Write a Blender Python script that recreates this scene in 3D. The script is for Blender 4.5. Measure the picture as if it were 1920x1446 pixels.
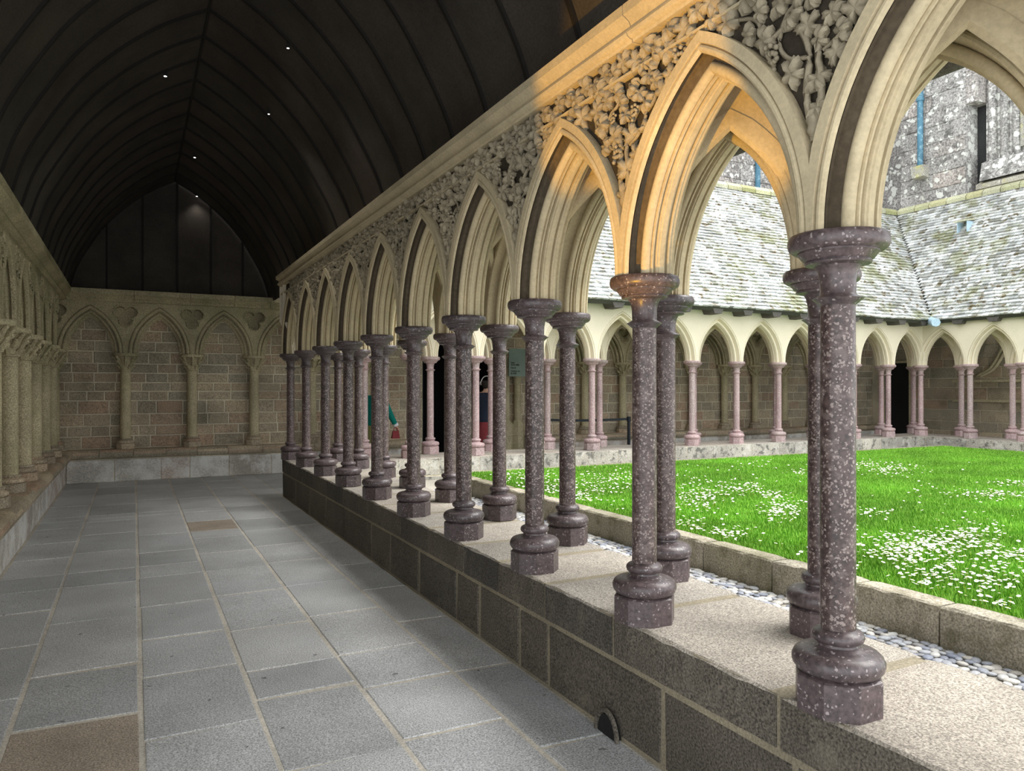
import bpy, bmesh, math, random
import numpy as np
from math import sin, cos, pi, sqrt, atan2, acos, radians
from mathutils import Vector, Matrix
from mathutils.geometry import tessellate_polygon
for _o in list(bpy.data.objects): bpy.data.objects.remove(_o)
sc = bpy.context.scene
COL = sc.collection
rnd = random.Random(7)

# ---------------------------------------------------------------- camera, sky, sun, exposure
F_PX = 1400.0; YAW = atan2(710, 1400); EYE = 1.6
cd = bpy.data.cameras.new('camera'); cam = bpy.data.objects.new('camera', cd); COL.objects.link(cam)
cam.location = (0, 0, EYE); cam.rotation_euler = (pi/2, 0, -YAW)
cd.sensor_width = 36; cd.lens = 36*F_PX/1920; cd.shift_y = 5/1920; cd.clip_end = 200; cd.clip_start = .05
sc.camera = cam
w = bpy.data.worlds.new('sky'); sc.world = w; w.use_nodes = True
w.node_tree.nodes['Background'].inputs[0].default_value = (.93, .97, 1, 1)
w.node_tree.nodes['Background'].inputs[1].default_value = 2.7
sl = bpy.data.lights.new('sun', 'SUN'); sun = bpy.data.objects.new('sun', sl); COL.objects.link(sun)
sl.energy = 4.6; sl.angle = radians(44); sl.color = (1, .97, .92)
sun.rotation_euler = Vector((cos(radians(57))*.93, -cos(radians(57))*.36, sin(radians(57)))).to_track_quat('Z', 'Y').to_euler()
sc.view_settings.view_transform = 'Standard'; sc.view_settings.look = 'None'
sc.view_settings.exposure = 0.0; sc.view_settings.gamma = 1; sc.view_settings.use_curve_mapping = False
sc.cycles.max_bounces = 8; sc.cycles.diffuse_bounces = 6; sc.cycles.sample_clamp_indirect = 6

# ---------------------------------------------------------------- materials
MATS = {}
def mat(name, cols, rough=.85, speck=None, fine=.35, scale=90., big=1.5, bigamt=.25, bump=.25, stain=None, emit=None, spec=.3, bscale=None, wave=None):
    """procedural surface: colour picked per piece, fine grain, broad mottling, specks, relief"""
    m = bpy.data.materials.new(name); m.use_nodes = True; MATS[name] = m
    nt = m.node_tree; N = nt.nodes; L = nt.links; b = N['Principled BSDF']
    b.inputs['Roughness'].default_value = rough; b.inputs['Specular IOR Level'].default_value = spec
    if emit:
        b.inputs['Emission Color'].default_value = (*emit[0], 1); b.inputs['Emission Strength'].default_value = emit[1]
    geo = N.new('ShaderNodeNewGeometry'); oi = N.new('ShaderNodeObjectInfo')
    def math_(op, x, y):
        n = N.new('ShaderNodeMath'); n.operation = op
        for i, v in enumerate((x, y)):
            if isinstance(v, (int, float)): n.inputs[i].default_value = v
            else: L.new(v, n.inputs[i])
        return n.outputs[0]
    r = math_('FRACT', math_('ADD', oi.outputs['Random'], geo.outputs['Random Per Island']), 0)
    ramp = N.new('ShaderNodeValToRGB'); ramp.color_ramp.interpolation = 'LINEAR'
    els = ramp.color_ramp.elements
    if len(cols) == 1: els.remove(els[1])
    while len(els) < len(cols): els.new(.5)
    for i, c in enumerate(cols):
        els[i].position = i/max(1, len(cols)-1); els[i].color = (*c, 1)
    L.new(r, ramp.inputs[0]); cur = ramp.outputs[0]
    def noise(sc_, det=3, rou=.6):
        n = N.new('ShaderNodeTexNoise'); n.inputs['Scale'].default_value = sc_; n.inputs['Detail'].default_value = det; n.inputs['Roughness'].default_value = rou
        L.new(geo.outputs['Position'], n.inputs['Vector']); return n.outputs[0]
    def mul(c, fac):
        n = N.new('ShaderNodeVectorMath'); n.operation = 'SCALE'; L.new(c, n.inputs[0]); L.new(fac, n.inputs['Scale']); return n.outputs[0]
    def rng(v, a, b_):
        n = N.new('ShaderNodeMapRange'); L.new(v, n.inputs[0]); n.inputs[1].default_value = .3; n.inputs[2].default_value = .7
        n.inputs[3].default_value = a; n.inputs[4].default_value = b_; return n.outputs[0]
    nf = noise(scale, 2)
    if fine: cur = mul(cur, rng(nf, 1-fine, 1+fine))
    if bigamt: cur = mul(cur, rng(noise(big, 4), 1-bigamt, 1+bigamt))
    def mixc(c, col, fac):
        n = N.new('ShaderNodeMix'); n.data_type = 'RGBA'; L.new(fac, n.inputs[0]); L.new(c, n.inputs[6]); n.inputs[7].default_value = (*col, 1); return n.outputs[2]
    for st in (stain or []):   # (colour, scale, threshold, softness, amount)
        n = N.new('ShaderNodeMapRange'); L.new(noise(st[1], 5, .65), n.inputs[0]); n.inputs[1].default_value = st[2]; n.inputs[2].default_value = st[2]+st[3]
        n.inputs[3].default_value = 0; n.inputs[4].default_value = st[4]; cur = mixc(cur, st[0], n.outputs[0])
    if speck:   # (colour, scale, size, amount)
        v = N.new('ShaderNodeTexVoronoi'); v.inputs['Scale'].default_value = speck[1]
        wn = N.new('ShaderNodeTexNoise'); wn.inputs['Scale'].default_value = speck[1]*.9; wn.inputs['Detail'].default_value = 2; L.new(geo.outputs['Position'], wn.inputs['Vector'])
        ws = N.new('ShaderNodeVectorMath'); ws.operation = 'SCALE'; L.new(wn.outputs['Color'], ws.inputs[0]); ws.inputs['Scale'].default_value = 1.3/speck[1]
        wa = N.new('ShaderNodeVectorMath'); L.new(geo.outputs['Position'], wa.inputs[0]); L.new(ws.outputs[0], wa.inputs[1]); L.new(wa.outputs[0], v.inputs['Vector'])
        sep = N.new('ShaderNodeSeparateColor'); L.new(v.outputs['Color'], sep.inputs[0])
        a = math_('LESS_THAN', v.outputs['Distance'], math_('MULTIPLY', math_('ADD', sep.outputs[1], .25), speck[2]*1.25)); c_ = math_('LESS_THAN', sep.outputs[0], speck[3])
        cur = mixc(cur, speck[0], math_('MULTIPLY', math_('MULTIPLY', a, c_), .8))
    if wave:
        wv = N.new('ShaderNodeTexWave'); wv.bands_direction = wave[0]; wv.inputs['Scale'].default_value = wave[1]; wv.inputs['Distortion'].default_value = 1.5
        L.new(geo.outputs['Position'], wv.inputs['Vector']); cur = mul(cur, rng(wv.outputs[1], 1-wave[2], 1+wave[2]))
    L.new(cur, b.inputs['Base Color'])
    if bump:
        bp = N.new('ShaderNodeBump'); bp.inputs['Strength'].default_value = bump; bp.inputs['Distance'].default_value = .01
        L.new(noise(bscale or scale*.6, 4), bp.inputs['Height']); L.new(bp.outputs[0], b.inputs['Normal'])
    return m
mat('wall_granite', [(.32,.275,.20),(.44,.36,.255),(.34,.30,.225),(.49,.40,.28),(.42,.30,.21),(.33,.285,.21)], fine=.5, scale=70, bump=.6, stain=[((.12,.12,.07),2.2,.56,.2,.6)])
mat('mortar', [(.66,.60,.46)], fine=.2, bump=.4, stain=[((.36,.35,.24),1.4,.5,.3,.5)])
mat('base_plaster', [(.62,.59,.53),(.52,.47,.41),(.60,.50,.43)], fine=.3, scale=40, bump=.4, stain=[((.85,.84,.8),3,.45,.15,.75)])
mat('carved_granite', [(.45,.395,.255),(.50,.43,.28)], fine=.45, scale=80, bump=.5, stain=[((.29,.29,.14),1.8,.5,.2,.5)])
mat('paving', [(.44,.45,.455),(.50,.505,.51),(.38,.39,.395),(.53,.53,.53),(.45,.46,.47)], rough=.5, fine=.6, scale=130, bump=.4, bigamt=.15, stain=[((.58,.60,.64),.9,.5,.3,.45)], speck=((.1,.1,.1),18,.16,.05))
mat('paving_brown', [(.38,.32,.26)], rough=.65, fine=.6, scale=130, bump=.35)
mat('paving_mortar', [(.58,.54,.47)], fine=.25, bump=.6)
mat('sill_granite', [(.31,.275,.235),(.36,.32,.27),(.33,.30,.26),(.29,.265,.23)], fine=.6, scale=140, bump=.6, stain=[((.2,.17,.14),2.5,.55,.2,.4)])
mat('sill_face', [(.095,.082,.066),(.125,.108,.085),(.11,.096,.078),(.082,.074,.064)], fine=.7, scale=110, bump=.7, stain=[((.22,.195,.15),4,.58,.12,.35)])  # same stone as the wall top, darkened to carry the shade of its face
mat('sill_mortar', [(.26,.225,.16)], fine=.3, bump=.5)
mat('court_granite', [(.42,.40,.34),(.33,.32,.28),(.48,.45,.38)], fine=.35, scale=50, bump=.6, stain=[((.1,.1,.09),9,.53,.08,.8),((.66,.64,.58),5,.55,.12,.6)])
mat('curb_granite', [(.30,.27,.21),(.35,.31,.24),(.26,.235,.17)], fine=.5, scale=90, bump=.6, stain=[((.10,.09,.04),5,.48,.15,.6)])
mat('purple_granite', [(.045,.029,.027),(.070,.045,.042),(.055,.036,.033),(.085,.057,.053)], rough=.4, spec=.5, fine=.5, scale=60, bump=.12, speck=((.30,.24,.22),120,.5,.36), stain=[((.17,.13,.12),22,.54,.05,.55)])  # near columns: backlit shade put into the colour of the granite
mat('purple_pale', [(.36,.25,.25),(.42,.29,.29),(.38,.29,.28)], rough=.5, spec=.4, fine=.3, scale=60, bump=.12, speck=((.6,.53,.52),80,.42,.35))  # far columns: same granite, paler to hold the open daylight in its colour
mat('purple_smooth', [(.068,.053,.055),(.09,.066,.068),(.08,.058,.058)], rough=.36, spec=.5, fine=.4, scale=60, bump=.08, speck=((.33,.28,.28),120,.42,.14))
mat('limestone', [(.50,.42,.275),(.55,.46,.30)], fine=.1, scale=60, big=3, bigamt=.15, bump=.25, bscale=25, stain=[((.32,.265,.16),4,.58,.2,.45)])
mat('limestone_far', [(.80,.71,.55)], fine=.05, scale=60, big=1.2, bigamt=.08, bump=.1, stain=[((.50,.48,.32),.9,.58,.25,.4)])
mat('carving', [(.30,.255,.18),(.35,.30,.21),(.27,.23,.16)], fine=.12, scale=60, bump=.2)
mat('carving_ground', [(.05,.04,.028)], fine=.2, scale=40, bump=.2)  # ground blackened to paint in the shade between the leaves
mat('dark_stone', [(.13,.10,.065)], fine=.2, scale=40, bump=.3)  # dark brown stone for the hollow of the carved arches
mat('weathered_stone', [(.42,.40,.34),(.36,.34,.3),(.48,.45,.36)], fine=.4, scale=40, bump=.6, stain=[((.55,.52,.18),4,.55,.12,.7),((.75,.74,.68),7,.58,.08,.7)])
mat('dark_wood', [(.066,.056,.044),(.056,.048,.039),(.070,.055,.045)], rough=.75, fine=.2, scale=60, bump=.15, bigamt=.3)
mat('rib_wood', [(.018,.015,.012)], rough=.7, fine=.2, bump=.1)
mat('gutter_wood', [(.10,.09,.08)], rough=.8)
mat('slate', [(.44,.45,.44),(.66,.67,.67),(.30,.31,.30),(.74,.74,.73),(.18,.18,.15)], rough=.6, fine=.25, scale=40, bump=.3, stain=[((.20,.21,.05),1.6,.5,.12,.6),((.14,.095,.03),9,.56,.06,.85)])
mat('slate_under', [(.06,.06,.045)])
mat('ridge_stone', [(.42,.40,.22),(.5,.49,.36),(.34,.34,.16)], fine=.3, scale=40, bump=.5)
mat('church_granite', [(.32,.30,.285),(.37,.35,.335),(.29,.275,.262),(.37,.325,.30)], fine=.6, scale=22, bump=.8, bscale=18, speck=((.75,.75,.7),8,.45,.4), stain=[((.7,.7,.62),7,.6,.05,.8),((.10,.095,.09),5,.54,.1,.75)])
mat('soil', [(.07,.09,.03)]); mat('turf', [(.07,.2,.02)], fine=.4, scale=30)
mat('grass', [(.11,.30,.02),(.17,.41,.03),(.27,.50,.055),(.13,.34,.025)], rough=.6, fine=.1, big=1.2, bigamt=.3, bump=0)
mat('petal', [(.88,.88,.86)], bump=0, fine=0); mat('petal_heart', [(.75,.55,.05)], bump=0, fine=0)
mat('pebble', [(.5,.5,.49),(.25,.27,.33),(.62,.6,.56),(.4,.37,.33),(.2,.22,.28),(.7,.68,.64)], rough=.5, fine=.15, bump=.1)
mat('pebble_bed', [(.4,.37,.32)], fine=.3, bump=.5)
mat('blue_pipe', [(.08,.20,.28)], rough=.5, fine=.1, stain=[((.40,.56,.62),6,.52,.1,.6)])
mat('black_metal', [(.02,.025,.03)], rough=.4); mat('iron', [(.03,.03,.03)])
mat('void', [(.012,.012,.012)], bump=0); mat('lead', [(.45,.6,.72)], rough=.4, bump=0)
mat('glass_dark', [(.06,.08,.1)], rough=.15, bump=0); mat('red_frame', [(.25,.08,.07)])
mat('panel_green', [(.20,.26,.22)], rough=.5, bump=0, fine=0); mat('ink', [(.02,.02,.02)], bump=0)
mat('skin', [(.55,.33,.24)], bump=0, fine=0); mat('teal_wool', [(.0,.20,.16)], bump=.2); mat('navy_cloth', [(.02,.028,.05)], bump=.3)
mat('red_cloth', [(.22,.035,.04)], bump=.1); mat('olive_cloth', [(.2,.2,.07)], bump=.1); mat('hair_dark', [(.02,.015,.012)]); mat('hair_brown', [(.13,.05,.025)])
mat('white_plastic', [(.8,.8,.82)], bump=0, fine=0); mat('paper', [(.85,.87,.95)], bump=0, fine=0)
mat('lamp_glass', [(.9,.9,.9)], emit=((1,.97,.9), 6), bump=0, fine=0)
M = MATS

# ---------------------------------------------------------------- helpers
class MB:
    def __init__(s): s.v = []; s.f = []; s.mi = []
    def add(s, vs, fs, mi=0):
        n = len(s.v); s.v += [tuple(v) for v in vs]; s.f += [tuple(i+n for i in f) for f in fs]; s.mi += [mi]*len(fs); return s
    def box(s, x0, x1, y0, y1, z0, z1, mi=0):
        return s.add([(x, y, z) for z in (z0, z1) for x, y in ((x0,y0),(x1,y0),(x1,y1),(x0,y1))],
              [(3,2,1,0),(4,5,6,7),(0,1,5,4),(1,2,6,5),(2,3,7,6),(3,0,4,7)], mi)
    def lathe(s, prof, seg=20, c=(0,0), rot=0., caps=True, mi=0):
        vs = []; fs = []
        for r, z in prof:
            vs += [(c[0]+r*cos(rot+2*pi*k/seg), c[1]+r*sin(rot+2*pi*k/seg), z) for k in range(seg)]
        for i in range(len(prof)-1):
            for k in range(seg):
                a = i*seg+k; b = i*seg+(k+1) % seg; fs.append((a, b, b+seg, a+seg))
        if caps: fs += [tuple(range(seg))[::-1], tuple((len(prof)-1)*seg+k for k in range(seg))]
        return s.add(vs, fs, mi)
    def tube(s, pts, r, seg=6, mi=0, closed=False):
        pts = [Vector(p) for p in pts]; n = len(pts); vs = []; fs = []
        up = Vector((0, 0, 1))
        for i, p in enumerate(pts):
            t = (pts[(i+1) % n]-pts[i-1]) if closed else (pts[min(i+1, n-1)]-pts[max(i-1, 0)])
            t.normalize(); u = t.cross(up)
            if u.length < .05: u = t.cross(Vector((0, 1, 0)))
            u.normalize(); q = t.cross(u)
            rr = r[i] if isinstance(r, (list, tuple)) else r
            vs += [p+u*rr*cos(2*pi*k/seg)+q*rr*sin(2*pi*k/seg) for k in range(seg)]
        for i in range(n if closed else n-1):
            for k in range(seg):
                a = i*seg+k; b = i*seg+(k+1) % seg; c = (i+1) % n
                fs.append((a, b, c*seg+(k+1) % seg, c*seg+k))
        if not closed: fs += [tuple(range(seg))[::-1], tuple((n-1)*seg+k for k in range(seg))]
        return s.add(vs, fs, mi)
    def mesh(s, name, mats, smooth=None, bevel=0):
        me = bpy.data.meshes.new(name); me.from_pydata(s.v, [], s.f)
        for m in (mats if isinstance(mats, (list, tuple)) else [mats]): me.materials.append(m)
        if len(set(s.mi)) > 1: me.polygons.foreach_set('material_index', s.mi)
        bm = bmesh.new(); bm.from_mesh(me); bmesh.ops.recalc_face_normals(bm, faces=bm.faces); bm.to_mesh(me); bm.free()
        if smooth:
            me.polygons.foreach_set('use_smooth', [True]*len(me.polygons)); me.set_sharp_from_angle(angle=radians(smooth))
        return me
def ob(name, me, parent=None, loc=(0,0,0), rz=0., **props):
    o = bpy.data.objects.new(name, me); COL.objects.link(o); o.location = loc; o.rotation_euler = (0, 0, rz)
    if parent: o.parent = parent
    for k, v in props.items(): o[k] = v
    return o
def thing(name, label, cat, loc=(0,0,0), rz=0., group=None, me=None):
    o = ob(name, me, None, loc, rz, label=label, category=cat)
    if group: o['group'] = group
    return o
def struct(name, me=None, loc=(0,0,0), rz=0.): return ob(name, me, None, loc, rz, kind='structure')
def bezpts(pts, k=6):
    """Catmull-Rom through points"""
    P = [Vector(p) for p in pts]; P = [2*P[0]-P[1]]+P+[2*P[-1]-P[-2]]; out = []
    for i in range(1, len(P)-2):
        for j in range(k):
            t = j/k; a, b, c, d = P[i-1:i+3]
            out.append(.5*((2*b)+(c-a)*t+(2*a-5*b+4*c-d)*t*t+(3*b-a-3*c+d)*t**3))
    out.append(P[-2]); return out
ORD = 'first second third fourth fifth sixth seventh eighth ninth tenth eleventh twelfth thirteenth fourteenth fifteenth sixteenth'.split()
def pix(x, y, z):
    u = (x-960)/F_PX; d = F_PX*(EYE-z)/(y-728); r = u*d
    return (r*cos(YAW)+d*sin(YAW), -r*sin(YAW)+d*cos(YAW))

def stone(w_, h_, t_, ch=.008, j=.004):
    """a hewn block, front face toward local -y: origin at its back bottom left"""
    def J(): return rnd.uniform(-j, j)
    b = [(0,0,0),(w_,0,0),(w_,0,h_),(0,0,h_)]
    c = [(0+J(),-t_+ch,0+J()),(w_+J(),-t_+ch,0+J()),(w_+J(),-t_+ch,h_+J()),(0+J(),-t_+ch,h_+J())]
    f = [(c[0][0]+ch,-t_+J(),c[0][2]+ch),(c[1][0]-ch,-t_+J(),c[1][2]+ch),(c[2][0]-ch,-t_+J(),c[2][2]-ch),(c[3][0]+ch,-t_+J(),c[3][2]-ch)]
    return b+c+f, [(0,1,5,4),(1,2,6,5),(2,3,7,6),(3,0,4,7),(4,5,9,8),(5,6,10,9),(6,7,11,10),(7,4,8,11),(8,9,10,11)]
def stone_field(parent, x0, x1, z0, z1, y, hmin, hmax, lmin, lmax, gap=.016, t=.02, m='wall_granite', budget=None, name='stone', seed=0, ch=.008, exact=None):
    """coursed masonry on a local XZ plane at depth y; pieces are children; past the budget they go into one joined mesh"""
    global rnd; keep = rnd; rnd = random.Random(seed+11)
    z = z0; extra = MB(); n = 0
    while z < z1-.03:
        h = rnd.uniform(hmin, hmax)
        if z1-(z+h) < hmin*.7: h = z1-z
        x = x0
        while x < x1-.02:
            l = rnd.uniform(lmin, lmax)
            if x1-(x+l) < lmin*.6: l = x1-x
            v, f = stone(l-gap, h-gap, t+rnd.uniform(-.004, .004), ch)
            if budget is None or budget[0] > 0:
                if budget: budget[0] -= 1
                mb = MB(); mb.add(v, f); ob(name, mb.mesh(name, M[m]), parent, (x+gap/2, y, z+gap/2))
            else:
                extra.add([(a+x+gap/2, b+y, c+z+gap/2) for a, b, c in v], f)
            x += l
        z += h
    if extra.v: ob('far_stones', extra.mesh('far_stones', M[m]), parent, kind='stuff')
    rnd = keep

# ---------------------------------------------------------------- the floor of the gallery, slab by slab
floor = struct('floor', MB().box(-1.5, 2.4, -1.5, 15, -.06, -.004).mesh('floor', M['paving_mortar']))
strips = [(-1.0, -.516, [0,.9,2.3,3.0,3.9,4.6,5.5,6.3,6.94,7.46,8.2,9.0,9.9,10.4,10.72,11.7,12.8,13.6,14.6]),
 (-.516, .036, [.3,1.4,2.3,3.2,4.14,4.87,5.91,6.94,7.46,8.33,9.32,10.2,10.45,10.72,11.6,12.7,13.7,14.6]),
 (.036, .554, [.2,1.2,2.2,3.02,3.77,4.59,5.28,6.08,7.02,7.47,8.07,9.04,10.45,10.72,11.9,12.9,13.8,14.6]),
 (.554, 1.087, [.3,1.4,2.4,3.2,4.01,4.43,5.21,6.15,7.02,7.8,8.6,9.04,9.7,10.45,10.72,11.8,12.6,13.5,14.6]),
 (1.087, 1.608, [.1,1.3,2.35,3.25,3.9,4.45,5.3,6.2,7.1,7.9,8.8,9.6,10.45,10.72,11.7,12.8,13.8,14.6]),
 (1.608, 1.975, [.1,1.6,2.9,3.9,4.9,5.8,6.7,7.8,8.9,10.0,11.2,12.3,13.4,14.6]),
 (1.975, 2.45, [11.45,12.3,13.4,14.6])]
for si, (xa, xb, ys) in enumerate(strips):
    for k in range(len(ys)-1):
        g = .011; j = lambda: rnd.uniform(-.004, .004); zt = rnd.uniform(-.002, .002); e = .005
        x0, x1, y0, y1 = xa+g+j(), xb-g+j(), ys[k]+g+j(), ys[k+1]-g+j()
        tilt = rnd.uniform(-.02, .02)
        v = [(x0,y0,-.02),(x1,y0+tilt,-.02),(x1,y1+tilt,-.02),(x0,y1,-.02),(x0,y0,zt-.004),(x1,y0+tilt,zt-.004),(x1,y1+tilt,zt-.004),(x0,y1,zt-.004),
             (x0+e,y0+e,zt),(x1-e,y0+e+tilt,zt),(x1-e,y1-e+tilt,zt),(x0+e,y1-e,zt)]
        f = [(0,1,5,4),(1,2,6,5),(2,3,7,6),(3,0,4,7),(4,5,9,8),(5,6,10,9),(6,7,11,10),(7,4,8,11),(8,9,10,11)]
        brown = (si == 1 and k == 3) or (si == 3 and k == 11)
        mb = MB(); mb.add(v, f); p = ob('slab', mb.mesh('slab', M['paving_brown' if brown else 'paving']), floor)
        if brown: p['label'] = 'brown granite slab'
struct('floor_far', MB().box(2.4, 20, 11.4, 15, -.06, 0).box(16.3, 20, 3, 11.4, -.06, 0).mesh('floor_far', M['paving']))

# ---------------------------------------------------------------- low walls that carry the arcades
def course(parent, xs, z0, z1, y, t, m, name='stone', gap=.024, ch=.01):
    for a, b in zip(xs[:-1], xs[1:]):
        mb = MB(); v, f = stone(b-a-gap, z1-z0-gap, t, ch); mb.add(v, f); ob(name, mb.mesh(name, M[m]), parent, (a+gap/2, y, z0+gap/2))
# near low wall runs along Y; local x = -Y, local y = +X
sill = struct('wall_right', MB().box(-11.40, 1.5, .007, .76, 0, .548).mesh('wall_right', M['sill_mortar']), (1.97, 0, 0), -pi/2)
top_y = [-1.2,-.2,.9,1.87,2.86,3.5,4.07,4.61,5.28,5.92,6.52,7.15,7.86,8.55,9.3,10.1,10.8,11.41]
low_y = [-1.2,-.1,1.0,1.8,2.5,3.46,3.79,4.35,4.73,5.48,6.2,6.78,7.78,8.6,9.5,10.4,11.41]
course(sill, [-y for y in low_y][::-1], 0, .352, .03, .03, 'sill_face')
def coping(parent, xs, y0, y1, z0, z1, m_top, m_face, gap=.01, name='coping_stone', ov=0):
    """top slabs of a low wall: buff top, darker sides"""
    for a, b in zip(xs[:-1], xs[1:]):
        j = lambda s=.003: rnd.uniform(-s, s); c = .012; x0, x1 = a+gap/2, b-gap/2
        n = max(2, int((x1-x0)/.06)); vs = []; fs = []; mi = []
        for i in range(n+1):
            x = x0+(x1-x0)*i/n; e = (c if i in (0, n) else 0)*.6
            vs += [(x, y0+j(), z0), (x, y0+j(.005), z1-c+j(.004)), (x, y0+c+j(.006), z1-e+j(.002)), (x, y1-c, z1-e), (x, y1, z1-c), (x, y1, z0)]
        for i in range(n):
            for k in range(5): fs.append((i*6+k, i*6+k+1, i*6+k+7, i*6+k+6)); mi.append(1 if k in (0, 4) else 0)
        fs += [(5,4,3,2,1,0), tuple(n*6+k for k in range(6))]; mi += [1, 1]
        mb = MB(); mb.add(vs, fs); mb.mi = mi
        ob(name, mb.mesh(name, [M[m_top], M[m_face]]), parent)
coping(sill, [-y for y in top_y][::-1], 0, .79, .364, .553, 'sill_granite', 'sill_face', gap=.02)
# drain mouth at the foot of the near wall
dr = thing('drain_arch', 'small dark drain opening at the foot of the low wall beside the gallery floor', 'drain', (1.955, 2.87, 0), -pi/2)
mb = MB(); pts = [(.07*cos(t), -.0, .10*sin(t)+.0) for t in [pi*k/10 for k in range(11)]]
mb.add([(x, -.014, z) for x, _, z in pts]+[(x, .02, z) for x, _, z in pts], [tuple(range(11))]+[(i, i+1, i+12, i+11) for i in range(10)])
ob('opening', mb.mesh('opening', M['void']), dr)
ob('lip_stone', MB().tube([(.085*cos(t), -.012, .115*sin(t)) for t in [pi*k/10 for k in range(11)]], .012, 5).mesh('lip_stone', M['sill_face'], 40), dr)
# far low walls: range behind the lawn (runs along X) and range on the right (runs along Y)
sA = struct('wall_far', MB().box(2.8, 16.3, .006, .86, .0, .545).mesh('wall_far', M['mortar']), (0, 10.52, 0))
def rng_list(a, b, lo, hi, r=random.Random(3)):
    xs = [a]
    while xs[-1] < b-lo: xs.append(xs[-1]+r.uniform(lo, hi))
    xs[-1] = b; return xs
coping(sA, rng_list(2.76, 15.52, .5, .95), 0, .88, .30, .553, 'sill_granite', 'court_granite')
course(sA, rng_list(2.76, 15.5, .5, .9), .1, .295, .02, .02, 'court_granite')
sB = struct('wall_far_side', MB().box(-10.5, -3, .006, .86, 0, .545).mesh('wall_far_side', M['mortar']), (15.46, 0, 0), -pi/2)
coping(sB, rng_list(-11.4, -5, .5, .95), 0, .9, .30, .553, 'sill_granite', 'court_granite')
course(sB, rng_list(-10.5, -5, .5, .9), .1, .295, .02, .02, 'court_granite')

# ---------------------------------------------------------------- column parts (shared meshes)
def arc(cx, cz, r, a0, a1, n=7): return [(cx+r*cos(radians(a0+(a1-a0)*k/n)), cz+r*sin(radians(a0+(a1-a0)*k/n))) for k in range(n+1)]
S8 = pi/8
def column_meshes(suffix_mat, smooth_mat, seg=28):
    pl = MB().lathe([(.138,0),(.138,.112),(.130,.118)], 8, rot=S8).mesh('plinth', M[smooth_mat])
    bs = MB().lathe([(.118,.110),(.128,.118)]+[(max(r,.09), z) for r, z in arc(.108,.156,.036,-75,80)]+[(.088,.196),(.078,.20),(.066,.208),(.064,.216)]+arc(.062,.236,.020,-70,85)+[(.056,.262)], seg).mesh('base_moulding', M[smooth_mat], 40)
    sh = MB().lathe([(.0555,.255),(.0550,.7),(.0535,1.335)], seg).mesh('shaft', M[suffix_mat], 40)
    cp = MB().lathe([(.054,1.318),(.058,1.322),(.080,1.340),(.058,1.352),(.055,1.356),(.056,1.40),(.062,1.43),(.072,1.447),(.10,1.452),(.104,1.458),(.102,1.464),(.110,1.468),(.122,1.484),(.126,1.488),(.126,1.493)]+
        [(.140,1.494),(.152,1.503),(.157,1.518),(.157,1.532),(.152,1.545),(.147,1.548)], seg).mesh('capital', M[smooth_mat], 40)
    return pl, bs, sh, cp
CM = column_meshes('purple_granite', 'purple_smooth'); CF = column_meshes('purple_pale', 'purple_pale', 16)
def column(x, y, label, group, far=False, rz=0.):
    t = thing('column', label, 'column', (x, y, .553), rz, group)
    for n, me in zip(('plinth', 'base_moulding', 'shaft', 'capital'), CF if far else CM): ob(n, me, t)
    return t
XF, XR = 2.065, 2.625
YF = [.66,1.704,2.746,3.783,4.818,5.864,6.906,7.97,9.04,10.16,11.28]
YR = [1.2,2.25,3.3,4.345,5.4,6.45,7.5,8.5,9.6,10.7]
AF = [2.065,3.17,4.25,5.33,6.41,7.49,8.57,9.66,10.74,11.83,12.91,14.0,15.08,16.2]     # far range, gallery row (Y 11.28)
AR = [2.625,3.71,4.79,5.87,6.95,8.03,9.12,10.2,11.29,12.37,13.45,14.53,15.62]          # far range, lawn row (Y 10.7)
BF = [11.28,10.15,9.08,8.0,6.95]; BR = [10.7,9.6,8.53,7.45,6.4]
for i, y in enumerate(YF[1:]):
    column(XF, y, f'dark purple granite column on the gallery edge of the low wall, {ORD[i]} from the camera', 'columns on the gallery edge')
for i, y in enumerate(YR[1:]):
    column(XR, y, f'purple granite column on the lawn edge of the near low wall, {ORD[i]} from the camera', 'columns on the lawn edge')
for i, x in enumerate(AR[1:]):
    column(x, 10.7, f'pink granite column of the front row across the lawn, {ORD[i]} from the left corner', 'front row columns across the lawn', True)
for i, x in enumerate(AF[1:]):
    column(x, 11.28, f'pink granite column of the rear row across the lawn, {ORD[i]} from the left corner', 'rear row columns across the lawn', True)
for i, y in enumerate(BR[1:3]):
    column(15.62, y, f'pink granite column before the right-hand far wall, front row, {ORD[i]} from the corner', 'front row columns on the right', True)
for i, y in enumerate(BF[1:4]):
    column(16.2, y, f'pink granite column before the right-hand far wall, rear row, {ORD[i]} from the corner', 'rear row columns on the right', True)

# ---------------------------------------------------------------- pointed arches
RISE = .70; SPR = 2.10
def arch_par(half): w_ = half-.1225; R = (w_*w_+RISE*RISE)/(2*w_); return R, R-w_
def sweep_arch(half, prof, nseg=16, spring=SPR, par=None):
    R, c = par or arch_par(half); mb = MB(); k = len(prof)
    for side in (-1, 1):
        vs = []; fs = []
        for t in range(nseg+1):
            for n, y in prof:
                rho = R+n; th = (t/nseg)*acos(min(1, c/rho)); s = max(c-rho*cos(th), -half)
                vs.append((s*-side if side < 0 else s*-side, y, spring+rho*sin(th)))
        for t in range(nseg):
            for i in range(k-1): fs.append((t*k+i, t*k+i+1, (t+1)*k+i+1, (t+1)*k+i))
        mb.add(vs, fs)
    return mb
def roll(n, y, r, a0, a1, k=5): return [(n+r*cos(radians(a0+(a1-a0)*i/k)), y+r*sin(radians(a0+(a1-a0)*i/k))) for i in range(k+1)]
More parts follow.
